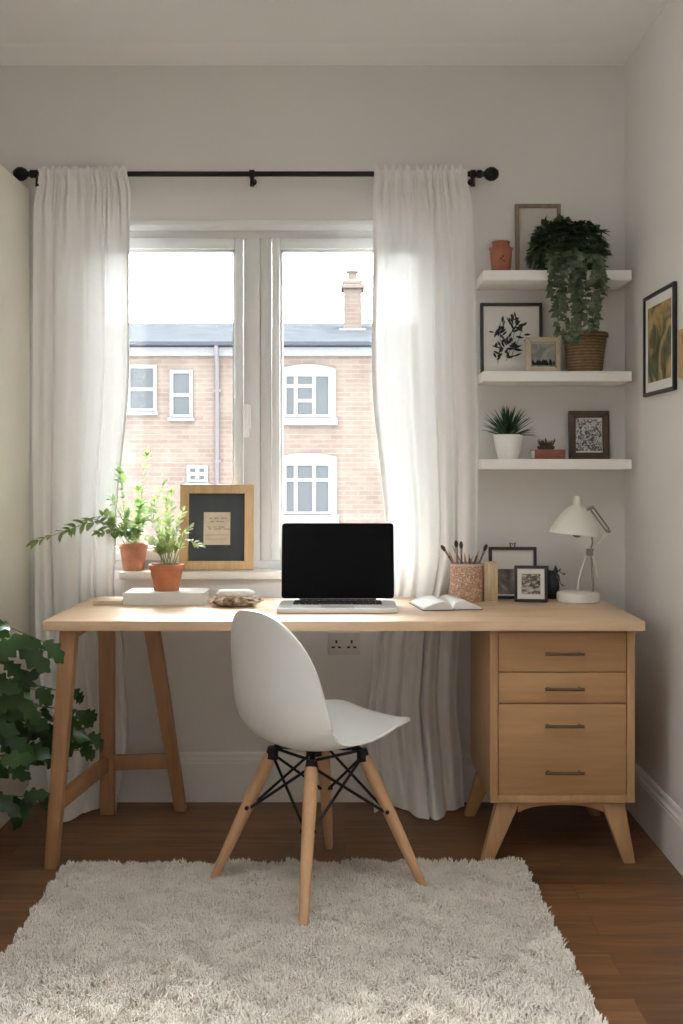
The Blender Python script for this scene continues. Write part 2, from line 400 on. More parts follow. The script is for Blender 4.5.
# window ---------------------------------------------------------------
FY0, FY1 = .085, .15
win = bpy.data.objects.new('window_1', None); C.objects.link(win); win['kind'] = 'structure'; win.location = ((WX0 + WX1) / 2, 0, WZ0)
win_off = Vector(win.location)
def wobj(name, bm, mat, parent=win, smooth=None):
    bmesh.ops.translate(bm, vec=-win_off, verts=bm.verts); return obj(name, bm, mat, parent, smooth)
bm = B(); fw = .042
box(bm, WX0, WX0 + fw, FY0, FY1, WZ0, WZ1, .003); box(bm, WX1 - fw, WX1, FY0, FY1, WZ0, WZ1, .003)
box(bm, WX0 + fw, WX1 - fw, FY0, FY1, WZ1 - fw, WZ1, .003); box(bm, WX0 + fw, WX1 - fw, FY0, FY1, WZ0, WZ0 + .03, .003)
box(bm, -.3785, -.318, FY0 - .004, FY1, WZ0 + .03, WZ1 - fw, .003); box(bm, -.316, -.2755, FY0, FY1, WZ0 + .03, WZ1 - fw, .003)
wobj('window_frame', bm, plain('frame_white', (.68, .67, .655), .4, var=.01), smooth=30)
bm = B(); box(bm, WX0, WX1, -.004, FY0, WZ1 - .014, WZ1 + .006, .002); box(bm, WX0 - .006, WX0 + .012, -.004, FY0, WZ0, WZ1 - .014, .002); box(bm, WX1 - .012, WX1 + .006, -.004, FY0, WZ0, WZ1 - .014, .002)
wobj('window_lining', bm, UPVC, smooth=30)
def sash(x0, x1, handle):
    z0, z1 = WZ0 + .031, WZ1 - fw - .001; w = .030; h = .040; y0, y1 = FY0 - .012, FY0 + .04
    bm = B()
    box(bm, x0, x0 + w, y0, y1, z0, z1, .004); box(bm, x1 - w, x1, y0, y1, z0, z1, .004)
    box(bm, x0 + w, x1 - w, y0, y1, z1 - h, z1, .004); box(bm, x0 + w, x1 - w, y0, y1, z0, z0 + h, .004)
    g = .009                                             # glazing bead, stepped in
    for a in ((x0 + w, x0 + w + g, z0 + h, z1 - h), (x1 - w - g, x1 - w, z0 + h, z1 - h), (x0 + w, x1 - w, z0 + h, z0 + h + g), (x0 + w, x1 - w, z1 - h - g, z1 - h)):
        box(bm, a[0], a[1], y0 + .018, y1, a[2], a[3])
    s = wobj('sash', bm, UPVC, smooth=30)
    bm = B(); box(bm, x0 + w, x1 - w, y0 + .028, y0 + .034, z0 + h, z1 - h); wobj('pane', bm, GLASS, s)
    if handle:
        hx = x1 + .018; zc = Z(417, FY0)
        bm = B(); box(bm, hx - .014, hx + .014, y0 - .009, y0 + .001, zc - .045, zc + .045, .004)
        tube(bm, [(hx, y0 - .005, zc + .028), (hx, y0 - .034, zc + .028)], .009, 12)
        tube(bm, [(hx, y0 - .036, zc + .044), (hx, y0 - .040, zc), (hx + .001, y0 - .038, zc - .078)], [.0125, .012, .010], 12)
        wobj('handle', bm, plain('handle_white', (.97, .97, .97), .2, var=.005), s, 40)
sash(WX0 + fw + .003, -.3815, True); sash(-.2725, WX1 - fw - .004, False)
bm = B(); box(bm, WX0, WX1, 0, FY0 + .01, WZ0 - .030, WZ0)
box(bm, X(119, -.05), X(382, -.05), -.052, .0, WZ0 - .028, WZ0, .006)
wobj('window_sill', bm, SILLM, smooth=40)
bm = B(); box(bm, X(120, -.05), X(381, -.05), -.022, 0, WZ0 - .098, WZ0 - .028, .003); wobj('sill_apron', bm, TRIM)
w2 = B()
for a in ((LW0, LW0 + .06, LZ0, LZ1), (LW1 - .06, LW1, LZ0, LZ1), (LW0 + .06, LW1 - .06, LZ0, LZ0 + .06), (LW0 + .06, LW1 - .06, LZ1 - .06, LZ1), (-3.54, -3.46, LZ0 + .06, LZ1 - .06)):
    box(w2, XL - .15, XL - .08, a[0], a[1], a[2], a[3], .003)
w2o = struct('added_side_window', w2, UPVC)  # frame of the added side opening, out of view
bm = B(); box(bm, XL - .118, XL - .112, LW0 + .06, LW1 - .06, LZ0 + .06, LZ1 - .06); obj('pane', bm, GLASS, w2o)

# ================================================================== OUTSIDE
BY = 24.0
bld = thing('brick_building', 'pale brick terraced building with white windows across the street, seen through the window', 'building', (-2, BY, -4))
boff = Vector(bld.location)
def bobj(name, bm, mat, parent=bld, smooth=None):
    bmesh.ops.translate(bm, vec=-boff, verts=bm.verts); return obj(name, bm, mat, parent, smooth)
eave = Z(343, BY); ridge = Z(323, BY + 4)
bm = B(); box(bm, -16, 12, BY, BY + 8, -4, eave - .02); bobj('wall', bm, BRICK)
bm = B()
ps = [(BY - .25, eave), (BY + 4, ridge), (BY + 8.3, eave - .02), (BY + 8.3, eave - .16), (BY - .25, eave - .12)]
L = [[bm.verts.new((e, y, z)) for y, z in ps] for e in (-16.2, 12.2)]
for i in range(5): j = (i + 1) % 5; bm.faces.new((L[0][i], L[1][i], L[1][j], L[0][j]))
bm.faces.new(L[0][::-1]); bm.faces.new(L[1]); bmesh.ops.recalc_face_normals(bm, faces=bm.faces)
bobj('roof', bm, SLATER)
bm = B(); box(bm, -16, 12, BY - .36, BY - .24, eave - .10, eave + .01, .02); bobj('gutter', bm, OUTD)
bm = B(); box(bm, -16, 12, BY - .14, BY, eave - .34, eave - .12, .01); bobj('fascia', bm, OUTW)
bm = B(); xp = X(217.5, BY); tube(bm, [(xp, BY - .3, eave - .05), (xp, BY - .28, eave - .3), (xp, BY - .07, eave - .6), (xp, BY - .07, -4)], .055, 10)
for z in (3.2, 1.4, -.4): box(bm, xp - .09, xp + .09, BY - .1, BY, z, z + .08)
bobj('drainpipe', bm, plain('pipe_grey', (.125, .112, .115), .6, spec=0), smooth=40)
CYY = BY + 2.6
bm = B(); cx0, cx1 = X(343.5, CYY), X(361.5, CYY); ct = Z(290, CYY)
box(bm, cx0, cx1, CYY - .25, CYY + .5, eave, ct)
box(bm, cx0 - .08, cx1 + .08, CYY - .33, CYY + .58, ct, ct + .12, .02); box(bm, cx0 - .03, cx1 + .03, CYY - .28, CYY + .53, ct + .12, Z(281, CYY), .04)
ch = bobj('chimney', bm, BRICK)
bm = B(); box(bm, cx0 - .12, cx1 + .12, CYY - .42, CYY - .2, Z(336, CYY), Z(330, CYY)); bobj('flashing', bm, OUTW, ch)
bm = B(); zt = Z(281, CYY); lathe(bm, [(0, zt - .02), (.15, zt - .02), (.13, zt + .20), (.14, zt + .24), (.2, zt + .25), (.2, zt + .30), (.1, zt + .30), (.1, zt + .1), (0, zt + .1)], 20, ((cx0 + cx1) / 2, CYY + .1, 0))
bobj('chimney_pot', bm, POTC, ch, 40)
def outwin(x0, x1, y0, y1, vb, hb, arch=0., surround=5):
    """white window in the far facade, given by its outline; bars at the given fractions"""
    a, b, z1, z0 = X(x0, BY), X(x1, BY), Z(y0, BY), Z(y1, BY)
    bm = B(); sw = surround / 39.; t = .065
    if sw:
        box(bm, a - sw, a, BY - .05, BY + .01, z0 - sw, z1); box(bm, b, b + sw, BY - .05, BY + .01, z0 - sw, z1)
        n = 10; lo, hi = [], []
        for i in range(n + 1):
            x = a - sw + (b - a + 2 * sw) * i / n; h = arch * (1 - (2 * i / n - 1) ** 2)
            lo.append(x); hi.append(z1 + sw + h)
        for i in range(n):
            hexa(bm, [(lo[i], BY - .05, z1), (lo[i + 1], BY - .05, z1), (lo[i + 1], BY + .01, z1), (lo[i], BY + .01, z1)],
                 [(lo[i], BY - .05, hi[i]), (lo[i + 1], BY - .05, hi[i + 1]), (lo[i + 1], BY + .01, hi[i + 1]), (lo[i], BY + .01, hi[i])])
    box(bm, a - sw - .04, b + sw + .04, BY - .13, BY + .01, z0 - sw - .08, z0 - .02, .01)
    box(bm, a, a + t, BY - .04, BY + .01, z0, z1); box(bm, b - t, b, BY - .04, BY + .01, z0, z1)
    box(bm, a + t, b - t, BY - .038, BY + .01, z1 - t, z1); box(bm, a + t, b - t, BY - .038, BY + .01, z0, z0 + t)
    for v in vb: xx = a + (b - a) * v; box(bm, xx - .05, xx + .05, BY - .035, BY + .01, z0 + t, z1 - t)
    for h, u0, u1 in hb: zz = z1 + (z0 - z1) * h; box(bm, a + (b - a) * u0 + .02, a + (b - a) * u1 - .02, BY - .031, BY + .01, zz - .045, zz + .045)
    f = bobj('window', bm, OUTW)
    bm = B(); box(bm, a + .01, b - .01, BY - .015, BY + .005, z0 + .01, z1 - .01); bobj('pane', bm, OUTG, f)
outwin(128, 156, 366, 411, [], [(.52, 0, 1)], surround=1)
outwin(171, 192, 371, 417, [], [(.52, 0, 1)], surround=1)
outwin(188, 207, 466, 482, [.5], [(.5, 0, 1)], surround=1)
outwin(284, 331, 374, 417, [.25, .64], [(.28, 0, .64), (.62, .25, .64)], .12, 5)
outwin(284, 331, 463, 514, [.25, .64], [(.33, 0, 1)], .10, 6)
outwin(48, 76, 366, 411, [], [(.52, 0, 1)], surround=1)
outwin(400, 447, 374, 417, [.33, .66], [(.3, 0, 1)], .12, 5)
outwin(400, 447, 463, 514, [.33, .66], [(.33, 0, 1)], .10, 6)
bm = B(); box(bm, -40, 40, .3, 60, -4.2, -4.0); struct('street', bm, PAVE)
bm = B(); box(bm, -60, 40, -60, .3, -4.2, -4.0); struct('pavement', bm, PAVE)

# ================================================================== WARDROBE
wd = thing('wardrobe', 'tall cream painted wardrobe beside the curtain', 'wardrobe', (-1.6, -.31, 0))
def local(o, bm): bmesh.ops.translate(bm, vec=-Vector(o.location), verts=bm.verts); return bm
bm = B(); box(bm, -2.05, -1.15, -.60, -.012, .06, 2.233, .004); box(bm, -2.03, -1.162, -.57, -.03, 0, .06)
obj('body', local(wd, bm), WARD, wd, 30)
for x0, x1, hx in ((-2.048, -1.602, -1.64), (-1.598, -1.152, -1.56)):
    bm = B(); box(bm, x0, x1, -.620, -.60, .065, 2.228, .003)
    box(bm, x0 + .06, x1 - .06, -.624, -.61, .14, 2.15, .003); d = obj('door', local(wd, bm), WARD, wd, 30)
    bm = B(); lathe(bm, [(0, 0), (.007, 0), (.007, .02), (.015, .026), (.013, .036), (0, .038)], 16, (hx, -.622, 1.1), Matrix.Rotation(PI / 2, 4, 'X'))
    obj('knob', local(wd, bm), HANDLE, d, 40)

# ================================================================== CURTAINS
RODY, RODZ = -.07, Z(174, -.07)
rod = thing('curtain_rod', 'thin black metal curtain rod with ball ends above the window', 'curtain rod', (X(252, RODY), 0, RODZ))
bm = B(); tube(bm, [(X(34, RODY), RODY, RODZ), (X(478, RODY), RODY, RODZ)], .0095, 14); obj('pole', local(rod, bm), BLACKM, rod, 40)
for px, sgn in ((34, -1), (478, 1)):
    bm = B(); lathe(bm, [(0, -.004), (.014, -.004), (.015, .012), (.010, .016), (.010, .022), (.018, .028), (.0255, .042), (.0245, .058), (.014, .072), (0, .076)], 20,
                    (X(px, RODY), RODY, RODZ), Matrix.Rotation(sgn * PI / 2, 4, 'Y'))
    obj('finial', local(rod, bm), BLACKM, rod, 50)
for px in (37.5, 252, 473):
    x = X(px, RODY); bm = B()
    lathe(bm, [(0, 0), (.012, 0), (.012, .006), (.008, .012), (0, .012)], 18, (x, -.001, RODZ - .012), Matrix.Rotation(PI / 2, 4, 'X'))
    tube(bm, [(x, -.005, RODZ - .012), (x, RODY + .01, RODZ - .018), (x, RODY, RODZ - .018)], .006, 10)
    lathe(bm, [(.0098, -.009), (.015, -.009), (.015, .009), (.0098, .009), (.0098, -.009)], 18, (x, RODY, RODZ), Matrix.Rotation(PI / 2, 4, 'Y'))
    tube(bm, [(x, RODY, RODZ - .012), (x, RODY, RODZ - .045)], [.006, .008], 10)
    obj('bracket', local(rod, bm), BLACKM, rod, 40)

def interp(tab, z):
    tab = sorted(tab)
    if z <= tab[0][0]: return tab[0][1]
    for (a, u), (b, v) in zip(tab, tab[1:]):
        if z <= b:
            t = (z - a) / (b - a); t = t * t * (3 - 2 * t); return u + (v - u) * t
    return tab[-1][1]
def smooth(tab, z):
    z = max(tab[0][0], min(tab[-1][0], z))
    for i in range(len(tab) - 1):
        if z <= tab[i + 1][0]:
            (x0, y0), (x1, y1) = tab[i], tab[i + 1]; h = x1 - x0
            m0 = (y1 - tab[i - 1][1]) / (x1 - tab[i - 1][0]) if i else (y1 - y0) / h
            m1 = (tab[i + 2][1] - y0) / (tab[i + 2][0] - x0) if i + 2 < len(tab) else (y1 - y0) / h
            t = (z - x0) / h
            return y0 * (2 * t ** 3 - 3 * t * t + 1) + m0 * h * (t ** 3 - 2 * t * t + t) + y1 * (3 * t * t - 2 * t ** 3) + m1 * h * (t ** 3 - t * t)
def curtain(label, ledge, redge, folds, seed, hem_side, front):
    rr = random.Random(seed); NU, NV = 170, 150; ztop = RODZ + .026
    ph = [rr.uniform(0, 6.28) for _ in range(8)]
    grid = []
    for j in range(NV + 1):
        v = j / NV; z = ztop * (1 - v) + .006 * v
        zz = max(z, 0)
        xl, xr = interp(ledge, z), interp(redge, z)
        row = []
        for i in range(NU + 1):
            u = i / NU
            # soft folds: irregular wavelengths, fine gathers at the heading
            g = math.exp(-((ztop - z) / .16) ** 2)
            uu = u + .05 * math.sin(5 * u + ph[0]) + .022 * math.sin(13 * u + ph[1] + v)
            a = .017 * (.55 + .45 * math.sin(7 * u + ph[7])) * math.sin(2 * PI * folds * uu + ph[2] + .35 * math.sin(2.2 * v + ph[3])) + .006 * math.sin(2 * PI * folds * 1.9 * uu + ph[4] + v * .7)
            fine = .010 * math.sin(2 * PI * folds * 3.1 * uu + ph[5]) + .005 * math.sin(2 * PI * folds * 5.3 * uu + ph[6])
            amp = a * (1 - g) * (.75 + .45 * v) + fine * g
            pinch = math.exp(-((z - RODZ) / .016) ** 2)
            y = RODY + amp * (1 - .25 * pinch)
            if z > RODZ - .012 or pinch > .3:              # channel wraps the pole on the room side
                y = min(y, RODY - .0115 - .35 * abs(fine)) if pinch > .25 else y
            y = max(min(y, -.030), -.105)
            x = xl + (xr - xl) * u + .006 * math.cos(2 * PI * folds * uu + ph[2]) * (1 - g)
            low = max(0, 1 - z / .22)                      # the hem breaks forward on the floor
            y -= front * low ** 2 * (.5 + .5 * math.sin(2 * PI * 1.2 * u + ph[7])) + .02 * low
            row.append((x, y, z + (.008 * math.sin(2 * PI * folds * 3.1 * uu + ph[6]) if j == 0 else 0)))
        grid.append(row)
    bm = B(); vs = [[bm.verts.new(p) for p in r] for r in grid]
    for j in range(NV):
        for i in range(NU): bm.faces.new((vs[j][i], vs[j][i + 1], vs[j + 1][i + 1], vs[j + 1][i]))
    # stitched double hem down the inner edge and round the foot
    k = 7; cols = range(NU - k, NU) if hem_side > 0 else range(0, k)
    def lay(js, cs):
        m = {}
        for j in js:
            for i in cs:
                for (a, b) in ((j, i), (j, i + 1), (j + 1, i + 1), (j + 1, i)):
                    if (a, b) not in m: p = grid[a][b]; m[(a, b)] = bm.verts.new((p[0], p[1] + .0016, p[2]))
                bm.faces.new((m[(j, i)], m[(j, i + 1)], m[(j + 1, i + 1)], m[(j + 1, i)]))
    lay(range(NV), cols); lay(range(0, 5), range(NU)); lay(range(NV - 5, NV), range(NU))
    o = obj('curtain', bm, SHEER, None, 180)
    return tag(o, label, 'curtain', 'sheer curtains at the window')
Yc = RODY
cl = curtain('sheer white curtain beside the wardrobe, hanging behind the trestle legs', [(0, X(52, Yc)), (.3, X(45, Yc)), (.7, X(37, Yc)), (1.3, X(34, Yc)), (2.15, X(35, Yc)), (2.27, X(39, Yc))],
        [(0, X(124, Yc)), (.25, X(130, Yc)), (.55, X(126, Yc)), (.80, X(116, Yc)), (.95, X(117.5, Yc)), (1.6, X(131, Yc)), (2.2, X(131, Yc)), (2.27, X(128, Yc))], 4.2, 3, 1, .16)
cr = curtain('sheer white curtain beside the wall shelves, hanging behind the laptop and pencil cup', [(0, X(372, Yc)), (.3, X(366, Yc)), (.55, X(372, Yc)), (.80, X(386, Yc)), (.95, X(384, Yc)), (1.6, X(370, Yc)), (2.2, X(372, Yc)), (2.27, X(374, Yc))],
        [(0, X(462, Yc)), (.12, X(461, Yc)), (.4, X(455, Yc)), (.66, X(458, Yc)), (.95, X(476, Yc)), (1.3, X(477, Yc)), (1.8, X(474, Yc)), (2.15, X(472, Yc)), (2.27, X(467, Yc))], 4.0, 11, -1, .15)

# ================================================================== DESK
DX0, DX1, DY0, DY1 = X(42, -.72), X(645.5, -.72), -.72, -.112
desk = thing('desk', 'long pale oak desk with angled trestle legs at one end, standing under the window', 'desk', (0, -.41, 0))
bm = B(); box(bm, DX0, DX1, DY0, DY1, DZ - .031, DZ, .004); obj('tabletop', local(desk, bm), OAK, desk, 30)
def prism_leg(top, foot, wt, wf, dt, df, z1, z0=0):
    bm = B(); q = lambda c, w, d, z: [(c[0] - w, c[1] - d, z), (c[0] + w, c[1] - d, z), (c[0] + w, c[1] + d, z), (c[0] - w, c[1] + d, z)]
    hexa(bm, q(foot, wf, df, z0), q(top, wt, dt, z1), .004); return bm
zt = DZ - .031
tops = [(-.842, -.655), (-.838, -.155), (-.69, -.155)]
feet = [(-.893, -.672), (-.836, -.150), (X(181, -.115), -.118)]
for (a, b, wt, wf) in ((tops[0], feet[0], .025, .019), (tops[1], feet[1], .026, .024), (tops[2], feet[2], .026, .020)):
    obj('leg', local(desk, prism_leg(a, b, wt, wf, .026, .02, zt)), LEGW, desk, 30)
def bar(p, q, h, w):
    p, q = Vector(p), Vector(q); d = (q - p).normalized(); s = d.cross(Vector((0, 0, 1))).normalized() * w; u = Vector((0, 0, h))
    bm = B(); hexa(bm, [p - s - u, p + s - u, q + s - u, q - s - u], [p - s + u, p + s + u, q + s + u, q - s + u], .003); return bm
obj('stretcher', local(desk, bar((-.876, -.66, .195), (-.838, -.165, .178), .026, .012)), LEGW, desk, 30)
obj('stretcher', local(desk, bar((-.825, -.15, .180), (-.622, -.127, .180), .026, .012)), LEGW, desk, 30)
obj('rail', local(desk, bar((-.842, -.63, zt - .017), (-.838, -.18, zt - .017), .017, .016)), LEGW, desk, 30)
obj('rail', local(desk, bar((-.815, -.152, zt - .022), (-.705, -.152, zt - .022), .022, .014)), LEGW, desk, 30)

# drawer cabinet -------------------------------------------------------
KY0, KY1 = -.655, -.135
kx0, kx1, kz0, kz1 = X(490, KY0), X(635, KY0), Z(803, KY0), DZ - .032
kb = thing('drawer_cabinet', 'oak cabinet of drawers on splayed legs under the desk end', 'cabinet', ((kx0 + kx1) / 2, (KY0 + KY1) / 2, 0))
bm = B(); tk = .024
box(bm, kx0, kx0 + tk, KY0, KY1, kz0, kz1, .002); box(bm, kx1 - tk, kx1, KY0, KY1, kz0, kz1, .002)
box(bm, kx0 + tk, kx1 - tk, KY0, KY1, kz0, kz0 + tk, .002); box(bm, kx0 + tk, kx1 - tk, KY0, KY1, kz1 - .004, kz1)
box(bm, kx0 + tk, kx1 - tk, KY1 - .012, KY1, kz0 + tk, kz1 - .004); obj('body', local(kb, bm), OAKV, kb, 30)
bm = B(); box(bm, kx0 + tk, kx1 - tk, KY0 + .012, KY0 + .016, kz0 + tk, kz1 - .004); obj('inner_panel', local(kb, bm), OAKC, kb)
dv = [Z(632, KY0), Z(672.3, KY0), Z(703.5, KY0), Z(795.5, KY0)]
hs = [[653], [688], [725, 771.5]]
for k in range(3):
    g = .0022
    bm = B(); box(bm, kx0 + tk + g, kx1 - tk - g, KY0 + .001, KY0 + .30, dv[k + 1] + g, min(dv[k] - g, kz1 - .006), .0015)
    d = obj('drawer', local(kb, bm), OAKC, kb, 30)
    for hy in hs[k]:
        a, b, z = X(544, KY0), X(583, KY0), Z(hy, KY0)
        bm = B(); tube(bm, [(a, KY0 - .022, z), (b, KY0 - .022, z)], .0048, 10)
        for q in (a + .012, b - .012): tube(bm, [(q, KY0 + .002, z), (q, KY0 - .022, z)], .004, 8)
        obj('handle', local(kb, bm), HANDLE, d, 40)
for sx in (0, 1):
    for yb, yf in ((KY0 + .045, KY0 + .03), (KY1 - .05, KY1 - .035)):
        xt = kx0 + .062 if sx == 0 else kx1 - .062; xf = kx0 - .008 if sx == 0 else kx1 - .012
        obj('leg', local(kb, prism_leg((xt, yb), (xf, yf), .036, .018, .022, .016, kz0)), OAKV, kb, 30)
bm = B(); n = 12; xa, xb = kx0 + .09, kx1 - .09
for i in range(n):
    u0, u1 = i / n, (i + 1) / n; h = lambda u: .014 + .022 * abs(2 * u - 1) ** 3
    p = lambda u: xa + (xb - xa) * u
    hexa(bm, [(p(u0), KY0 + .025, kz0 - h(u0)), (p(u1), KY0 + .025, kz0 - h(u1)), (p(u1), KY0 + .05, kz0 - h(u1)), (p(u0), KY0 + .05, kz0 - h(u0))],
         [(p(u0), KY0 + .025, kz0), (p(u1), KY0 + .025, kz0), (p(u1), KY0 + .05, kz0), (p(u0), KY0 + .05, kz0)])
obj('apron', local(kb, bm), OAKC, kb)

# ================================================================== CHAIR
ch = thing('shell_chair', 'white moulded shell chair with beech dowel legs and black wire braces, turned to the desk', 'chair', (-.080, -.834, 0), math.radians(39.5))
prof = [(.250, .460), (.240, .470), (.212, .475), (.15, .467), (.08, .450), (.0, .432), (-.07, .424), (-.13, .436), (-.178, .468), (-.203, .52), (-.212, .58), (-.215, .65), (-.218, .72), (-.223, .785), (-.229, .822)]
PS = spline([(x, 0, z) for x, z in prof], 8)
cum = [0]
for a, b in zip(PS, PS[1:]): cum.append(cum[-1] + (b - a).length)
def at(u):
    s = max(0, min(1, u)) * cum[-1]
    for i in range(len(cum) - 1):
        if s <= cum[i + 1] + 1e-9:
            t = (s - cum[i]) / max(1e-9, cum[i + 1] - cum[i]); p = PS[i].lerp(PS[i + 1], t)
            d = (PS[min(i + 2, len(PS) - 1)] - PS[max(i - 1, 0)]).normalized(); return p, d
    return PS[-1], (PS[-1] - PS[-2]).normalized()
wtab = [(0, .172), (.08, .188), (.2, .203), (.35, .214), (.5, .224), (.62, .227), (.75, .217), (.88, .197), (1, .172)]
ltab = [(0, .012), (.12, .017), (.25, .020), (.42, .046), (.55, .072), (.68, .074), (.82, .056), (1, .040)]
NU, NVv = 60, 40; bm = B(); G = []
for i in range(NU + 1):
    row = []
    for j in range(NVv + 1):
        v = math.sin(PI / 2 * (-1 + 2 * j / NVv)); av = min(1, abs(v))
        u0 = .13 * (1 - (1 - av ** 3.2) ** (1 / 2.6)); u1 = 1 - .25 * (1 - (1 - av ** 2.5) ** (1 / 2.3))
        u = u0 + (u1 - u0) * i / NU
        p, d = at(u); nrm = Vector((d.z, 0, -d.x))      # towards the sitter
        if nrm.x + nrm.z < 0: nrm = -nrm
        w = smooth(wtab, u); l = smooth(ltab, u)
        q = p + nrm * (l * av ** 2.3)
        row.append(bm.verts.new((q.x, w * v * (1 - .03 * av ** 4), q.z)))
    G.append(row)
for i in range(NU):
    for j in range(NVv): bm.faces.new((G[i][j], G[i + 1][j], G[i + 1][j + 1], G[i][j + 1]))
bmesh.ops.recalc_face_normals(bm, faces=bm.faces)
sh = obj('seat_shell', bm, SHELL, ch, 180)
md = sh.modifiers.new('Solidify', 'SOLIDIFY'); md.thickness = .008; md.offset = 0
md = sh.modifiers.new('Bevel', 'BEVEL'); md.width = .003; md.segments = 2; md.limit_method = 'ANGLE'; md.angle_limit = .9
LT, LB = .135, .307                                      # top / foot radius of the leg circle
dirs = [Vector((math.cos(math.radians(a)), math.sin(math.radians(a)), 0)) for a in (45, 135, 225, 315)]
ztop = .385
for k, d in enumerate(dirs):
    t, f = d * LT + Vector((0, 0, ztop)), d * LB + Vector((0, 0, .012))
    bm = B(); tube(bm, [f, f.lerp(t, .03), f.lerp(t, .35), f.lerp(t, .75), f.lerp(t, .97), t], [.0115, .0125, .0165, .0195, .019, .017], 20)
    obj('leg', bm, BEECH, ch, 40)
    bm = B(); c = d * (LT - .01)
    tube(bm, [t + Vector((0, 0, -.012)) - d * .0, t + d * -.006 + Vector((0, 0, .02))], [.0205, .015], 14)
    e = d * (LT - .055) + Vector((0, 0, .414))
    tube(bm, [t + d * -.004 + Vector((0, 0, .012)), d * (LT - .02) + Vector((0, 0, .41)), e], .0085, 10)
    lathe(bm, [(0, .405), (.022, .405), (.022, .419), (.016, .424), (0, .424)], 18, (e.x, e.y, 0))
    obj('bracket', bm, BLACKM, ch, 40)
bm = B()
for k in range(4):
    for s in (1, 3):
        a = dirs[k]; b = dirs[(k + s) % 4]
        p = a * (LT + (LB - LT) * .40) + Vector((0, 0, ztop - .385 * .40)); q = b * (LT - .002) + Vector((0, 0, ztop + .002))
        side = (b - a).normalized()
        p2 = p + side * .016
        tube(bm, [p2, p2.lerp(q, .5), q], .0042, 8)
    p = dirs[k] * (LT + (LB - LT) * .40) + Vector((0, 0, ztop - .385 * .40)); tg = Vector((-dirs[k].y, dirs[k].x, 0))
    tube(bm, [p - tg * .022, p + tg * .022], .0062, 10)
for k in range(4):
    tube(bm, [dirs[k] * .12 + Vector((0, 0, .40)), dirs[(k + 1) % 4] * .12 + Vector((0, 0, .40))], .0045, 8)
obj('wire_brace', bm, BLACKM, ch, 40)

# ================================================================== RUG
rx0, rx1, ry0, ry1 = -.835, .558, -2.45, -.675
rug = thing('shag_rug', 'cream shaggy wool rug on the wood floor under the chair', 'rug', ((rx0 + rx1) / 2, (ry0 + ry1) / 2, 0), math.radians(1.0))
w, h = (rx1 - rx0) / 2, (ry1 - ry0) / 2
bm = B(); box(bm, -w, w, -h, h, 0.001, .012, .004); obj('backing', bm, RUGB, rug, 40)
rs = np.random.RandomState(5); nT = 105000
bx = rs.uniform(-w, w, nT); by = rs.uniform(-h, h, nT)
cl1 = np.sin(bx * 37 + 3 * np.sin(by * 29)) + np.sin(by * 43 + 2.5 * np.sin(bx * 31 + 1)); cl2 = np.sin(bx * 53 + 2 * np.sin(by * 41 + 2)) + np.sin(by * 33 - 2 * np.sin(bx * 47))
ang = cl1 * 1.6 + cl2 + rs.normal(0, 1.1, nT); lean = np.clip(.42 + .20 * cl2 + rs.normal(0, .22, nT), .02, 1.0)
hh = rs.uniform(.012, .022, nT) + .004 * cl1; rad = rs.uniform(.0016, .0031, nT)
ux, uy = np.cos(ang), np.sin(ang); segs = 3; V = np.zeros((nT, segs * 3 + 1, 3), np.float32)
for s in range(segs + 1):
    t = s / segs
    cx = bx + ux * lean * hh * t ** 1.6; cy = by + uy * lean * hh * t ** 1.6; cz = .010 + hh * (t - .28 * lean * t * t)
    r = rad * (1.0, 1.1, .95, 0)[s]
    if s == segs: V[:, -1] = np.stack([cx, cy, cz], 1)
    else:
        for k in range(3):
            a = ang + k * 2 * PI / 3 + t * .9
            V[:, s * 3 + k] = np.stack([cx + r * np.cos(a), cy + r * np.sin(a), cz + 0 * r], 1)
fl = []
for s in range(segs - 1):
    for k in range(3): k2 = (k + 1) % 3; fl.append((s * 3 + k, s * 3 + k2, s * 3 + 3 + k2, s * 3 + 3 + k))
tri = [((segs - 1) * 3 + k, (segs - 1) * 3 + (k + 1) % 3, segs * 3) for k in range(3)]
nv = segs * 3 + 1; q = np.array(fl, np.int32); tr = np.array(tri, np.int32); offs = (np.arange(nT, dtype=np.int32) * nv)[:, None, None]
loops = np.concatenate([(q[None] + offs).reshape(nT, -1), (tr[None] + offs).reshape(nT, -1)], 1).ravel()
tot = np.tile(np.array([4] * len(q) + [3] * len(tr), np.int32), nT); start = np.concatenate([[0], np.cumsum(tot)[:-1]]).astype(np.int32)
me = bpy.data.meshes.new('pile'); me.vertices.add(nT * nv); me.vertices.foreach_set('co', V.ravel())
me.loops.add(len(loops)); me.loops.foreach_set('vertex_index', loops); me.polygons.add(len(tot)); me.polygons.foreach_set('loop_start', start)
me.polygons.foreach_set('use_smooth', np.ones(len(tot), bool)); me.update(calc_edges=True); me.validate()
me.materials.append(RUGM); pile = bpy.data.objects.new('pile', me); C.objects.link(pile); pile.parent = rug; pile['kind'] = 'stuff'

# ================================================================== SHELVES
SX0, SX1, SYF = X(483, -.2), X(632, -.2), -.2
SH = [Z(270, SYF), Z(371, SYF), Z(459, SYF)]
for z, lab in zip(SH, ('white floating shelf carrying the terracotta jar and ivy, topmost of three', 'white floating shelf carrying the basket and botanical print, middle of three',
                       'white floating shelf carrying the spiky plant in white pot, lowest of three')):
    bm = B(); box(bm, SX0, SX1, SYF, -.0005, z - .036, z, .003)
    tag(obj('floating_shelf', bm, SHELFM, None, 30), lab, 'shelf', 'floating shelves')

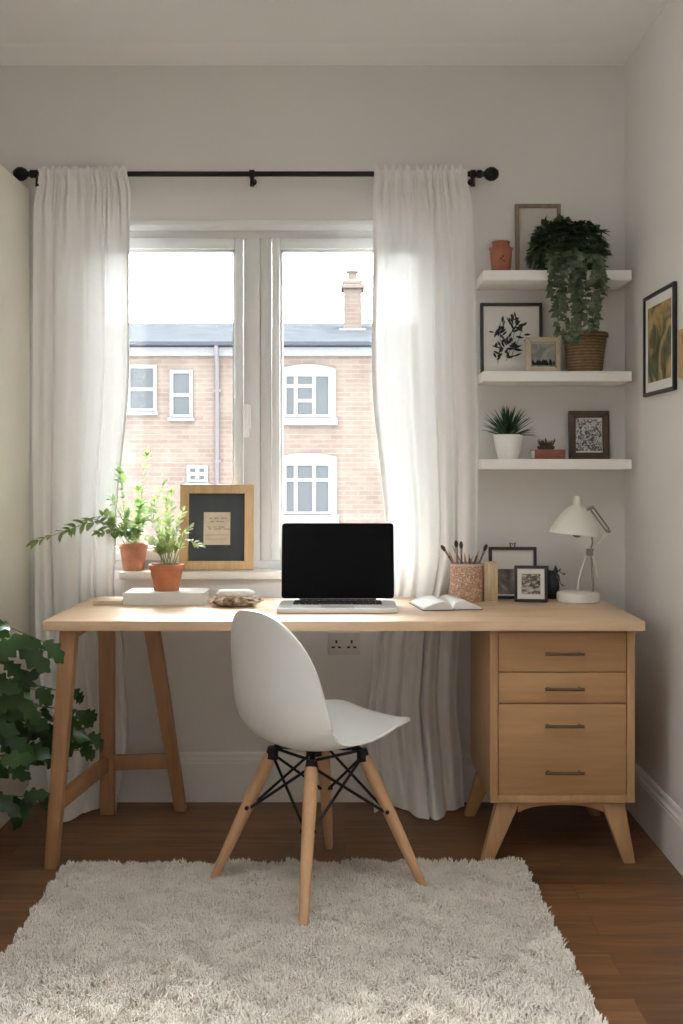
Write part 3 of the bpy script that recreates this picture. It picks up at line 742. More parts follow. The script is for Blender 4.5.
# ================================================================== PICTURE FRAMES
def picture(name, label, loc, w, h, bar_w, fm, depth=.018, mount=MOUNT, mw=.02, art=None, rx=0, rz=0, cat='picture frame', arts=None, stand=False):
    """a framed picture standing with its foot at loc, facing -Y, leaning back by rx"""
    t = thing(name, label, cat, loc); t.rotation_euler = (-rx, 0, rz)
    bm = B(); d = depth; b = bar_w
    for q in (((-w / 2, 0), (w / 2, 0), (w / 2 - b, b), (-w / 2 + b, b)), ((w / 2, 0), (w / 2, h), (w / 2 - b, h - b), (w / 2 - b, b)),
              ((w / 2, h), (-w / 2, h), (-w / 2 + b, h - b), (w / 2 - b, h - b)), ((-w / 2, h), (-w / 2, 0), (-w / 2 + b, b), (-w / 2 + b, h - b))):
        hexa(bm, [(x, -d, z) for x, z in q], [(x, 0, z) for x, z in q], min(.0022, b * .15))
    f = obj('frame', bm, fm, t)
    bm = B(); box(bm, -w / 2 + b * .8, w / 2 - b * .8, -d * .45, -d * .3, b * .8, h - b * .8); obj('mount_board', bm, mount, t)
    bm = B(); box(bm, -w / 2 + b * .8, w / 2 - b * .8, -d * .3, -.0005, b * .8, h - b * .8); obj('backing_board', bm, BLACKF, t)
    if art:
        x0, x1, z0, z1, m = art
        bm = B(); box(bm, x0, x1, -d * .45 - .0012, -d * .45, z0, z1); a = obj('print', bm, m, t)
    else: a = None
    return t, a, -d * .45 - .0016
def ribbon(bm, pts, wd, y):
    """flat pen stroke in the picture plane"""
    P = [Vector((p[0], y, p[1])) for p in pts]; L = []
    for i, p in enumerate(P):
        d = (P[min(i + 1, len(P) - 1)] - P[max(0, i - 1)]).normalized(); n = Vector((-d.z, 0, d.x)) * wd
        L.append((bm.verts.new(p - n), bm.verts.new(p + n)))
    for a, b in zip(L, L[1:]): bm.faces.new((a[0], a[1], b[1], b[0]))

# oak frame on the window sill
fw_, fh_ = .272, .314
t, a, yy = picture('picture_frame', 'oak picture frame with dark slate mount and small written card, leaning on the window', (X(216.5, .02), .022, WZ0), fw_, fh_, .033, FRAMEO, .022, SLATE, art=(-.048, .050, .092, .212, CARD), rx=.09)
bm = B(); rr = random.Random(2)
for row, (z, x0, x1) in enumerate(((.190, -.028, .028), (.178, -.022, .022), (.158, -.036, .030), (.150, -.030, .038))):
    x = x0
    while x < x1:
        n = rr.randint(4, 7); wv = rr.uniform(.004, .006); pts = []
        for k in range(n * 3): pts.append((x + wv * k / 3 * .75, z + .0042 * math.sin(k * 2.1 + rr.uniform(-.4, .4)) * rr.uniform(.5, 1)))
        ribbon(bm, pts, .0006, yy); x += wv * n * .75 + .006
obj('handwriting', bm, INK, a)
bm = B(); ribbon(bm, [(-.045, .128), (.047, .129)], .0005, yy); ribbon(bm, [(-.04, .113), (.04, .114)], .0004, yy); obj('ruled_line', bm, INK, a)

# shelf 2: botanical print + pale frame
t, a, yy = picture('picture_frame', 'large black frame with a black botanical print on white, on the middle shelf', (X(512, -.05), -.035, SH[1]), .225, .262, .011, BLACKF, .018, MOUNT, rx=.06)
bm = B(); rr = random.Random(9)
def flat_leaf(bm, x, z, ang, L, wd, y):
    n = 5; A, Bv = [], []
    for k in range(n + 1):
        u = k / n; px = x + math.cos(ang) * L * u; pz = z + math.sin(ang) * L * u; hw = wd * math.sin(PI * u) + .0002
        A.append(bm.verts.new((px - math.sin(ang) * hw, y, pz + math.cos(ang) * hw))); Bv.append(bm.verts.new((px + math.sin(ang) * hw, y, pz - math.cos(ang) * hw)))
    for k in range(n): bm.faces.new((A[k], Bv[k], Bv[k + 1], A[k + 1]))
for cx_, cz_, base, nn in ((-.045, .160, 1.9, 13), (.012, .178, 1.2, 17), (.030, .150, .6, 9), (-.040, .075, 1.7, 12), (-.008, .09, .9, 14), (-.02, .12, 1.4, 8)):
    for k in range(nn):
        flat_leaf(bm, cx_ + rr.uniform(-.018, .018), cz_ + rr.uniform(-.03, .03), base + rr.choice((-1, 1)) * rr.uniform(.3, 1.2), rr.uniform(.018, .036), rr.uniform(.0025, .0052), yy - rr.uniform(0, .0006))
for x0, z0, x1, z1 in ((-.05, .04, -.04, .19), (-.02, .05, .02, .20), (0, .07, .045, .19)): ribbon(bm, [(x0, z0), ((x0 + x1) / 2 + .004, (z0 + z1) / 2), (x1, z1)], .0009, yy)
obj('print', bm, INKB, t)
t, a, yy = picture('picture_frame', 'small pale wood frame standing before the botanical print on the middle shelf', (X(543.5, -.12), -.105, SH[1]), .125, .128, .019, FRAMEP, .02, MOUNT, art=(-.042, .042, .022, .106, PRINT_SMALL), rx=.08)
bm = B(); rr = random.Random(12)
for k in range(16): flat_leaf(bm, -.036 + .0048 * k, .026, PI / 2 + rr.uniform(-.3, .3), rr.uniform(.012, .026), .0045, yy)
obj('dark_motif', bm, INKB, a)
# shelf 1
t, a, yy = picture('picture_frame', 'thin weathered wood frame with blank paper behind the ivy on the top shelf', (X(539, -.04), -.020, SH[0]), .165, .273, .014, FRAMEG, .016, plain('blank_paper', (.56, .52, .47), .9, var=.02), rx=.04)
# shelf 3
picture('picture_frame', 'dark walnut frame with ornate grey print on the lowest shelf', (X(589.5, -.06), -.045, SH[2]), .146, .175, .024, FRAMED, .02, MOUNT, art=(-.047, .047, .030, .146, PRINT_ART), rx=.06)
# desk
t, a, yy = picture('picture_frame', 'black framed hazy landscape standing on the desk against the wall, behind the small portrait frame', (X(513, -.16), -.150, DZ), .168, .182, .011, BLACKF, .016, MOUNT, art=(-.062, .062, .016, .104, PRINT_LAND), rx=.05)
bm = B(); tube(bm, [(-.006, -.008, .180), (-.010, -.008, .197), (0, -.008, .191), (.010, -.008, .197), (.006, -.008, .180)], .0025, 8); obj('hanging_clip', bm, BLACKM, t, 40)
picture('picture_frame', 'small black portrait frame with white mount and printed engraving, standing foremost beside the lamp', (X(531, -.25), -.248, DZ), .112, .124, .010, BLACKF, .014, PAPER, art=(-.032, .032, .026, .096, PRINT_TXT), rx=.13, rz=-.12)
# wall on the right-hand side of the window wall
def wall_picture(label, y0, y1, z0, z1, bw, fm, d, art, mw):
    t, a, yy = picture('wall_picture', label, (XR - .0015, (y0 + y1) / 2, z0), y1 - y0, z1 - z0, bw, fm, d, PAPER, art=(-(y1 - y0) / 2 + mw, (y1 - y0) / 2 - mw, mw, z1 - z0 - mw, art), rz=PI / 2 * -1, cat='picture')
    return t
wp = wall_picture('black framed ochre and dark green painting hanging on the side wall beyond the shelves', -.633, -.290, 1.457, 1.792, .012, BLACKF, .013, PRINT_PAINT, .043)
wp2 = wall_picture('light oak framed picture on the side wall, next to the black framed painting', -1.0, -.70, Z(378, -.70), Z(330, -.70), .018, FRAMEO, .018, PRINT_SMALL, .03)

# ================================================================== POTS AND PLANTS
def pot(t, r0, r1, h, mat, rim=True, seg=36, soil=SOIL, soil_d=.012):
    bm = B(); p = [(0, 0), (r0 * .96, 0), (r0, .003)]
    if rim: p += [(r0 + (r1 - r0) * .8, h * .80), (r1 + .0006, h * .805), (r1 + .0018, h * .82), (r1 + .0022, h * .985), (r1, h)]
    else: p += [(r0 + (r1 - r0) * .45, h * .35), (r0 + (r1 - r0) * .8, h * .7), (r1, h * .985), (r1 - .001, h)]
    p += [(r1 - .005, h), (r1 - .007, h - .004), (r1 - .010, h - soil_d - .012), (0, h - soil_d - .012)]
    lathe(bm, p, seg); o = obj('pot', bm, mat, t, 40)
    bm = B(); q = [(0, h - soil_d), (r1 * .3, h - soil_d + .002), (r1 - .0085, h - soil_d - .002), (r1 - .0095, h - soil_d - .008), (0, h - soil_d - .009)]
    lathe(bm, q, 24); obj('soil', bm, soil, t, 60)
    return o
def sprig(sb, lb, pts, rr, L, Wd, n, start=.2, rad=.0022, droop=.2, ang=.9, twist=0.):
    """a stem with leaves in pairs along it"""
    P = spline(pts, 6); tube(sb, P, [rad * (1 - .65 * i / (len(P) - 1)) for i in range(len(P))], 6)
    m = len(P) - 1
    for k in range(n):
        u = start + (1 - start) * (k + rr.uniform(-.2, .2)) / max(1, n - 1); u = min(max(u, 0), 1); i = min(int(u * m), m - 1)
        p = P[i].lerp(P[i + 1], u * m - i); d = (P[i + 1] - P[i]).normalized()
        side = d.cross(Vector((0, 0, 1)))
        if side.length < .1: side = Vector((1, 0, 0))
        side.normalize(); nrm = side.cross(d).normalized()
        roll = twist * k + rr.uniform(-.5, .5)
        for sg in (1, -1):
            s2 = side * math.cos(roll) + nrm * math.sin(roll)
            dd = d * math.cos(ang) + s2 * sg * math.sin(ang) + Vector((0, 0, rr.uniform(-.1, .25)))
            sc = rr.uniform(.75, 1.15) * (1 - .35 * u)
            leaf(lb, p, dd, nrm + Vector((rr.uniform(-.4, .4), rr.uniform(-.6, 0), .5)), L * sc, Wd * sc, droop, .3)
    leaf(lb, P[-1], (P[-1] - P[-2]), Vector((0, -.5, 1)), L * .8, Wd * .8, droop, .3)

# plant on the sill
pa = thing('potted_plant', 'leafy green plant with one long sideways sprig in a terracotta pot on the window sill', 'plant', (X(133.5, .018), .018, WZ0)); rr = random.Random(21)
pot(pa, .038, .052, .100, TERRAD); sb, lb = B(), B(); o = Vector(pa.location)
for tgt, mid, n in (((38, 541, -.21), (95, 522, -.17), 15), ((70, 530, -.19), (102, 516, -.15), 10), ((120, 474, -.15), (124, 508, -.10), 14), ((147, 456, -.05), (141, 500, -.03), 16), ((112, 500, -.16), (124, 522, -.10), 11),
                    ((163, 487, -.06), (150, 515, -.03), 11), ((139, 490, -.02), (138, 520, -.01), 12), ((100, 533, -.17), (119, 530, -.12), 9), ((128, 515, -.15), (131, 530, -.09), 10), ((150, 510, -.04), (142, 528, 0), 9)):
    p1, p2 = W(*mid) - o, W(*tgt) - o; r0 = Vector((rr.uniform(-.018, .018), rr.uniform(-.018, .018), .078))
    sprig(sb, lb, [r0, r0.lerp(p1, .45) + Vector((0, 0, .015)), p1, p2], rr, .043 if tgt[0] > 40 else .060, .025 if tgt[0] > 40 else .033, int(n * 1.05), .24, .0022, .15, .85, .5)
obj('stem', sb, STEMG, pa, 40); obj('foliage', lb, LEAFM, pa, 40)
# plant on the book
BKY0, BKY1 = -.335, -.175; bk0, bk1 = X(123, -.335), X(204, -.335)
BKZ = DZ + .040
pb = thing('potted_plant', 'feathery pale green plant in a bright terracotta pot standing on the white book', 'plant', (X(166.5, -.25), -.25, BKZ)); rr = random.Random(4)
pot(pb, .043, .0585, .090, TERRA); sb, lb = B(), B(); o = Vector(pb.location)
for tgt, mid, n in (((150, 512, -.24), (160, 545, -.25), 13), ((166, 500, -.27), (166, 535, -.26), 14), ((183, 512, -.26), (175, 540, -.25), 12), ((200, 545, -.30), (184, 540, -.27), 9), ((145, 540, -.30), (155, 548, -.27), 10),
                    ((172, 492, -.22), (170, 530, -.24), 13), ((158, 520, -.30), (161, 545, -.27), 11), ((190, 528, -.22), (178, 545, -.24), 9), ((140, 528, -.22), (155, 545, -.25), 10), ((178, 522, -.31), (172, 545, -.28), 10), ((154, 502, -.2), (162, 540, -.24), 11)):
    p1, p2 = W(*mid) - o, W(*tgt) - o; r0 = Vector((rr.uniform(-.024, .024), rr.uniform(-.024, .024), .076))
    sprig(sb, lb, [r0, r0.lerp(p1, .5), p1, p2], rr, .031, .0175, n + 1, .42, .0021, .1, .8, .7)
obj('stem', sb, STEMG, pb, 40); obj('foliage', lb, LEAFP, pb, 40)

# ivy on the top shelf
iv = thing('ivy_plant', 'bushy dark ivy on the top shelf, trailing down over the shelf edge to the basket', 'plant', (X(569, -.115), -.115, SH[0])); rr = random.Random(13)
pot(iv, .045, .058, .095, POTD); sb, lb, tb = B(), B(), B(); o = Vector(iv.location)
cen = W(567, 249, -.125) - o
for k in range(860):
    th, ph = rr.uniform(0, 2 * PI), math.acos(rr.uniform(-.75, 1)); rad = rr.uniform(.5, 1.0) ** .5
    dv_ = Vector((math.sin(ph) * math.cos(th), math.sin(ph) * math.sin(th), math.cos(ph)))
    bump = 1 + .16 * noise.noise(dv_ * 2.6 + Vector((3, 1, 7)))
    p = cen + Vector((dv_.x * .135 * rad, dv_.y * .100 * rad, dv_.z * .097 * rad)) * bump
    if p.y > .05: p.y = .05 - rr.uniform(0, .02)
    if p.z < .02 and p.y > -.07: continue
    dd = dv_ + Vector((rr.uniform(-.6, .6), rr.uniform(-.6, .2), rr.uniform(-.9, .3)))
    if p.y + dd.normalized().y * .04 > .062: dd.y = -abs(dd.y)
    leaf(lb, p, dd, dv_ + Vector((0, -.3, .6)), rr.uniform(.024, .038), rr.uniform(.022, .034), .3, .2, 'ivy')
for k in range(26):
    th = rr.uniform(0, 2 * PI); ph = rr.uniform(.1, 1.2); q = cen + Vector((math.sin(ph) * math.cos(th) * .145, math.sin(ph) * math.sin(th) * .09, math.cos(ph) * .10))
    tube(sb, bez(Vector((0, 0, .08)), cen * .6, q, 6), .0012, 5)
for k in range(19):                                      # trails over the front edge
    x = rr.uniform(-.10, .105); endpy = rr.choice((300, 312, 322, 330, 338, 345)) - abs(x) * 130; fr = -.115 - rr.uniform(.0, .035)
    p0, p1 = Vector((x * .5, -.05, .07)), Vector((x * .9, fr + .01, .035)); z2 = Z(endpy, -.25) - o.z
    pe = Vector((x * .75 + rr.uniform(-.02, .02), fr, z2)); P = spline([p0, p1, p1.lerp(pe, .5) + Vector((rr.uniform(-.015, .015), -.01, 0)), pe], 6); tube(sb, P, .0011, 5)
    n = int(7 + (p1.z - z2) / .014)
    for i in range(n):
        u = .25 + .75 * i / n; m = u * (len(P) - 1); j = min(int(m), len(P) - 2); p = P[j].lerp(P[j + 1], m - j)
        dd = Vector((rr.uniform(-1, 1), rr.uniform(-.8, -.1), rr.uniform(-.8, .25)))
        leaf(tb, p, dd, Vector((rr.uniform(-.5, .5), -1, .7)), rr.uniform(.022, .034), rr.uniform(.019, .028), .3, .2, 'ivy')
obj('stem', sb, STEMD, iv, 40); obj('foliage', lb, LEAFI, iv, 60)
o2 = obj('trailing_foliage', tb, LEAFV, iv, 60); o2['label'] = 'paler hanging trails of leaves'
# basket on the middle shelf
bs = thing('woven_basket', 'brown woven basket pot on the middle shelf under the trailing ivy', 'basket', (X(585, -.105), -.105, SH[1]))
bm = B(); r0, r1, h = .060, .077, .139; pr = [(0, 0), (r0, 0)]
for i in range(1, 15): u = i / 15; pr += [(r0 + (r1 - r0) * u + .0007 * math.cos(i * PI), h * u)]
pr += [(r1 + .002, h * .97), (r1 + .003, h), (r1 - .004, h + .002), (r1 - .007, h - .004), (r0 - .004, .008), (0, .008)]
lathe(bm, pr, 40, M=None); obj('weave', bm, BASKET, bs, 50)
bm = B(); lathe(bm, [(r1 - .003, h - .014), (r1 + .0045, h - .012), (r1 + .0055, h - .002), (r1 + .001, h + .004), (r1 - .006, h + .002), (r1 - .003, h - .014)], 40); obj('rim', bm, BASKET, bs, 60)

# terracotta jar on the top shelf
bm = B(); lathe(bm, [(0, 0), (.028, 0), (.032, .004), (.037, .045), (.0395, .075), (.037, .094), (.031, .100), (.0295, .103), (.030, .110), (.033, .115), (.0305, .117), (.024, .114), (.023, .1), (.030, .07), (.024, .01), (0, .01)], 32)
jar = thing('terracotta_jar', 'small terracotta jar with two tiny ears on the top shelf', 'jar', (X(501, -.11), -.11, SH[0]))
obj('body', bm, plain('jar_clay', (.36, .125, .065), .65, var=.12, scale=30), jar, 40)
for sg in (-1, 1):
    bm = B(); tube(bm, bez((sg * .036, 0, .094), (sg * .044, 0, .096), (sg * .037, 0, .084), 8), .0032, 8); obj('lug', bm, TERRA, jar, 40)
bm = B()
for dx, dz in ((-.006, .05), (.005, .042), (.001, .058)): lathe(bm, [(0, 0), (.0035, .001), (0, .002)], 10, (dx, -.0382, dz), Matrix.Rotation(PI / 2, 4, 'X'))
obj('dot_mark', bm, BLACKF, jar, 40)

# spiky plant in white pot
sp = thing('spiky_plant', 'spiky green grass-like plant in a white pot on the lowest shelf', 'plant', (X(508, -.105), -.105, SH[2])); rr = random.Random(8)
pot(sp, .036, .052, .088, POTW, rim=False, seg=40); lb = B()
for k in range(120):
    th = rr.uniform(0, 2 * PI); el = rr.uniform(.08, 1.45); d = Vector((math.cos(th) * math.cos(el), math.sin(th) * math.cos(el) * .78, math.sin(el)))
    Lf = rr.uniform(.075, .108) * (.92 + .16 * math.sin(el)); b = Vector((d.x * .018, d.y * .018, .076 + .012 * math.sin(el)))
    leaf(lb, b, d + Vector((0, 0, .18)), Vector((0, 0, 1)) + d * .2, Lf, rr.uniform(.009, .014), rr.uniform(.08, .3) * math.cos(el), .5, 'blade', 6)
obj('foliage', lb, LEAFS, sp, 40)
# red-brown book with tiny plant
bk = thing('book', 'closed red-brown book lying on the lowest shelf', 'book', (X(547.5, -.1), -.10, SH[2]))
def book(t, w, d, h, cov, pages=PAPER, ct=.003):
    bm = B(); box(bm, -w / 2, w / 2, -d / 2, d / 2, 0, ct, .001); box(bm, -w / 2, w / 2, -d / 2, d / 2, h - ct, h, .001); box(bm, -w / 2, w / 2, -d / 2, -d / 2 + ct, ct * .5, h - ct * .5, .001)
    obj('cover', bm, cov, t, 40)
    bm = B(); box(bm, -w / 2 + .004, w / 2 - .004, -d / 2 + ct, d / 2 - .004, ct, h - ct); obj('pages', bm, pages, t)
book(bk, .108, .10, .034, BOOKR)
mp_ = thing('miniature_plant', 'tiny dried tufted plant in a low dish on the red-brown book', 'plant', (X(546, -.1), -.10, SH[2] + .034)); rr = random.Random(3)
bm = B(); lathe(bm, [(0, 0), (.026, 0), (.031, .006), (.031, .013), (.028, .013), (.026, .006), (0, .006)], 24); obj('dish', bm, POTD, mp_, 40)
bm = B(); lathe(bm, [(0, .011), (.02, .010), (.0268, .0085), (.0268, .007), (0, .007)], 20); obj('soil', bm, SOIL, mp_, 60)
lb = B()
for k in range(46):
    th = rr.uniform(0, 2 * PI); r = rr.uniform(0, .024); el = rr.uniform(.8, 1.5)
    leaf(lb, (r * math.cos(th), r * math.sin(th), .009), (math.cos(th) * math.cos(el), math.sin(th) * math.cos(el), math.sin(el)), (0, -1, .2), rr.uniform(.012, .036), .005, .2, .3, 'oval', 4)
obj('foliage', lb, leaf_mat('leaf_dry', (.06, .045, .025), (.14, .11, .06), .2, .6), mp_, 40)

# big floor plant by the wardrobe
fp = thing('floor_plant', 'large dark green lobed-leaf floor plant leaning in beside the wardrobe', 'plant', (-1.33, -.90, 0)); rr = random.Random(31); o = Vector(fp.location)
pot(fp, .105, .135, .26, POTD, rim=False, soil_d=.03)
sb, lb = B(), B()
for px, py, y, n, L in ((20, 648, -.86, 5, .11), (44, 642, -.80, 4, .09), (6, 662, -.90, 5, .10), (36, 690, -.74, 6, .10), (20, 702, -.84, 6, .10),
                        (6, 735, -.84, 7, .11), (48, 728, -.66, 7, .105), (42, 752, -.68, 6, .095), (84, 712, -.48, 7, .085), (88, 736, -.47, 8, .095), (74, 694, -.50, 4, .07), (80, 750, -.50, 6, .085), (64, 722, -.56, 5, .09),
                        (38, 798, -.70, 6, .10), (4, 690, -.95, 5, .10), (10, 765, -.90, 5, .10)):
    e = W(px, py, y) - o; b = Vector((rr.uniform(-.05, .06), rr.uniform(-.05, .05), .23))
    top = b.lerp(e, .55); top.z = max(b.z, e.z) + rr.uniform(.02, .08)
    P = spline([b, b.lerp(top, .5) + Vector((0, 0, .05)), top, e], 7); tube(sb, P, [.0045 - .003 * i / (len(P) - 1) for i in range(len(P))], 7)
    m = len(P) - 1; dend = (P[-1] - P[-3]).normalized()
    for k in range(n):
        u = .76 + .24 * k / max(1, n - 1); i = min(int(u * m), m - 1); p = P[i].lerp(P[i + 1], min(1, u * m - i))
        a = 2.4 * k + rr.uniform(-.4, .4)
        sd = Vector((math.cos(a), -.25 + .5 * math.sin(a * 1.7), math.sin(a)))
        d = dend * rr.uniform(.0, .5) + sd + Vector((0, 0, rr.uniform(-.75, -.05)))
        if k == n - 1: d = dend + Vector((0, 0, -.4))
        leaf(lb, p, d, Vector((rr.uniform(-.5, .5), -.8, rr.uniform(.1, 1))), L * rr.uniform(.7, 1.1), L * rr.uniform(.55, .75), .35, .25, 'lobed', 16)
obj('stem', sb, STEMD, fp, 40); obj('foliage', lb, LEAFF, fp, 50)

# ================================================================== DESK OBJECTS
wb = thing('book', 'thick pale grey book lying on the desk under the terracotta pot', 'book', ((bk0 + bk1) / 2, (BKY0 + BKY1) / 2, DZ))
book(wb, bk1 - bk0, BKY1 - BKY0, .040, BOOKW, PAPER, .0035)
nb = thing('notebook', 'thin buff notebook lying on the desk corner next to the grey book', 'notebook', (X(109, -.28), -.27, DZ))
nw = bk0 - .004 - X(95, -.3)
book(nb, nw, .13, .014, BOOKB, PAPER, .002); nb.location.x = bk0 - .004 - nw / 2

# rock specimen
rk = thing('rock_specimen', 'brown speckled rock with a chalky white top lying on the desk beside the laptop', 'rock', (X(235.5, -.36), -.36, DZ))
def lump(rx, ry, rz, zc, amp, fr, seed, flat):
    t = bmesh.new(); bmesh.ops.create_icosphere(t, subdivisions=4, radius=1)
    for v in t.verts:
        d = v.co.copy(); k = 1 + amp * noise.fractal(d * fr + Vector((seed, 0, 0)), 1, 2, 4)
        z = max(-flat, min(flat, d.z)) / flat
        v.co = Vector((d.x * rx * k, d.y * ry * k, zc + z * rz * (1 + .1 * noise.noise(d * 3))))
    return t
bm = lump(.078, .052, .017, .0185, .28, 2.6, 3, .75)
for v in bm.verts: v.co.z = max(v.co.z, .0006)
obj('rock_base', bm, blotch('rock_brown', [(.36, (.10, .055, .03)), (.47, (.36, .25, .15)), (.58, (.60, .50, .38)), (.66, (.70, .64, .55))], 38, (1, 1, 1), 5, 1.0, .8), rk, 60)
bm = lump(.062, .036, .011, .043, .10, 2.2, 9, .55); obj('white_crust', bm, plain('chalk', (.80, .77, .72), .85, var=.08, scale=60, bump=.3), rk, 50)

# laptop
lx = X(337.5, -.42); LY0, LY1 = -.552, -.297
lp = thing('laptop', 'open silver laptop with black screen in the middle of the desk', 'laptop', (lx, (LY0 + LY1) / 2, DZ)); hw, hd = .191, (LY1 - LY0) / 2
def rrect(w, h, r, n=8):
    pts = []
    for cx, cz, a0 in ((w - r, h - r, 0), (-w + r, h - r, PI / 2), (-w + r, -h + r, PI), (w - r, -h + r, 1.5 * PI)):
        for i in range(n + 1): a = a0 + PI / 2 * i / n; pts.append((cx + r * math.cos(a), cz + r * math.sin(a)))
    return pts
def slab(pts, z0, z1, bev=.0015, M=None):
    t = bmesh.new(); b = [t.verts.new((x, y, z0)) for x, y in pts]; u = [t.verts.new((x, y, z1)) for x, y in pts]
    t.faces.new(b[::-1]); t.faces.new(u); n = len(pts)
    for i in range(n): t.faces.new((b[i], b[(i + 1) % n], u[(i + 1) % n], u[i]))
    if M is not None: bmesh.ops.transform(t, matrix=M, verts=t.verts)
    return t
bm = slab(rrect(hw, hd, .010), .003, .0145); obj('base', bm, ALU, lp, 40)
for sx in (-1, 1):
    for sy in (-1, 1):
        bm = B(); lathe(bm, [(0, 0), (.008, 0), (.008, .003), (0, .003)], 12, (sx * (hw - .03), sy * (hd - .03), 0)); obj('rubber_foot', bm, KEYM, lp)
bm = B(); kx = .146; rows = 6; y1k = hd - .028
for r_ in range(rows):
    n = 14 if r_ < 5 else 9; y = y1k - r_ * .0188; x = -kx
    ws = [1] * n
    if n == 9: ws = [1, 1, 1, 1.25, 5, 1.25, 1, 1, 1.5]
    elif r_ in (1,): ws[-1] = 1.5
    elif r_ == 2: ws[0] = 1.5
    elif r_ == 3: ws[0] = 1.8
    tw = sum(ws); u = 2 * kx / tw
    for w_ in ws: box(bm, x + .0012, x + u * w_ - .0012, y - .0165, y, .0146, .0163); x += u * w_
obj('keyboard', bm, KEYM, lp)
bm = slab(rrect(.052, .030, .004), .0145, .0149); bmesh.ops.translate(bm, vec=(0, -hd + .042, 0), verts=bm.verts); obj('touchpad', bm, plain('pad_grey', (.66, .66, .67), .4, .3), lp)
tilt = math.radians(-10); M = Matrix.Translation((0, hd - .010, .017)) @ Matrix.Rotation(tilt, 4, 'X') @ Matrix.Translation((0, 0, .1295)) @ Matrix.Rotation(PI / 2, 4, 'X')
bm = slab(rrect(hw, .1285, .011), -.0035, .0035, M=M); ld = obj('screen_lid', bm, ALU, lp, 40)
bm = slab(rrect(hw - .0007, .1278, .0105), .0035, .0043, M=M); obj('screen', bm, SCREEN, ld, 40)
bm = B(); tube(bm, [(-.13, hd - .010, .0155), (.13, hd - .010, .0155)], .0045, 10); obj('hinge', bm, KEYM, lp, 40)

# open notebook
on = thing('open_notebook', 'open notebook with white pages and dark cover lying on the desk beside the laptop', 'notebook', (X(445, -.37), -.375, DZ), math.radians(9))
pw, pdp = .096, .10
def page_z(u): return .004 + .014 * math.sin(PI * min(1, u * 1.05)) ** .7 * (1 - .45 * u)
bm = B(); box(bm, -pw - .004, pw + .004, -pdp - .003, pdp + .003, 0, .0028, .001); obj('cover', bm, COVER, on, 40)
for sg in (-1, 1):
    bm = B(); n = 14; top, bot = [], []
    for j, y in enumerate((-pdp, pdp)):
        top.append([bm.verts.new((sg * pw * i / n, y + (.004 * math.sin(i) if 0 else 0), .0032 + .026 * (math.sin(PI * (i / n) ** .62) ** .8) * (1 - .3 * i / n) + .004 * (i / n))) for i in range(n + 1)])
        bot.append([bm.verts.new((sg * pw * i / n, y, .0028)) for i in range(n + 1)])
    for i in range(n):
        bm.faces.new((top[0][i], top[0][i + 1], top[1][i + 1], top[1][i])); bm.faces.new((bot[0][i], bot[1][i], bot[1][i + 1], bot[0][i + 1]))
        for j in (0, 1): bm.faces.new((top[j][i], bot[j][i], bot[j][i + 1], top[j][i + 1]))
    bm.faces.new((top[0][n], bot[0][n], bot[1][n], top[1][n])); bmesh.ops.recalc_face_normals(bm, faces=bm.faces)
    obj('pages', bm, PAPER, on, 50)
bm = B(); tube(bm, [(.002, pdp - .005, .012), (.004, 0, .008), (.003, -pdp - .004, .005)], .0014, 6); obj('ribbon_marker', bm, COVER, on, 40)

# pencil cup
CUPY = -.195; cupx = X(466.5, CUPY)
cu = thing('pencil_cup', 'copper brown and cream patterned cylinder cup holding pencils on the desk', 'pencil cup', (cupx, CUPY, DZ)); ch_ = .128; cr_ = .057
bm = B(); lathe(bm, [(0, 0), (cr_ - .001, 0), (cr_, .001), (cr_, ch_ - .001), (cr_ - .001, ch_), (cr_ - .004, ch_), (cr_ - .0045, ch_ - .002), (cr_ - .0045, .005), (0, .005)], 48); obj('body', bm, CUPM, cu, 40)
bm = B(); lathe(bm, [(cr_ - .0042, ch_ - .006), (cr_ + .0012, ch_ - .006), (cr_ + .0014, ch_ - .001), (cr_, ch_ + .0012), (cr_ - .004, ch_ + .001), (cr_ - .0042, ch_ - .006)], 48); obj('rim', bm, plain('cup_rim', (.62, .52, .42), .6), cu, 60)
def pencil(name, label, cat, base, tip, r, body, endm, kind, group):
    base, tip = Vector(base), Vector(tip); L = (tip - base).length
    t = thing(name, label, cat, base, 0, group); t.rotation_euler = (tip - base).to_track_quat('Z', 'Y').to_euler()
    if kind == 'pencil':
        bm = B(); lathe(bm, [(0, 0), (r, 0), (r, L - .022), (r * .98, L - .020)], 6); obj('barrel', bm, body, t)
        bm = B(); lathe(bm, [(r * .98, L - .0205), (r * .35, L - .006), (r * .1, L), (0, L)], 12); obj('point', bm, endm, t, 40)
    else:
        bm = B(); lathe(bm, [(0, 0), (r * .6, 0), (r, L * .5), (r * .8, L - .045)], 10); obj('barrel', bm, body, t, 40)
        bm = B(); lathe(bm, [(r * .85, L - .047), (r * 1.05, L - .045), (r * 1.15, L - .026), (0, L - .026)], 12); f = obj('ferrule', bm, LAMPG, t, 40)
        bm = B(); lathe(bm, [(r * 1.05, L - .027), (r * 1.7, L - .014), (r * 1.2, L - .005), (0, L)], 12); obj('bristles', bm, endm, t, 60)
PC = {'pink': plain('pencil_pink', (.42, .20, .16), .5), 'brown': plain('pencil_brown', (.17, .075, .05), .5), 'tan': plain('pencil_tan', (.50, .31, .21), .5), 'black': plain('pencil_black', (.035, .028, .03), .5), 'mauve': plain('pencil_mauve', (.22, .17, .19), .5)}
cone = plain('pencil_wood', (.55, .36, .22), .6); bris = plain('bristle_dark', (.06, .035, .03), .9)
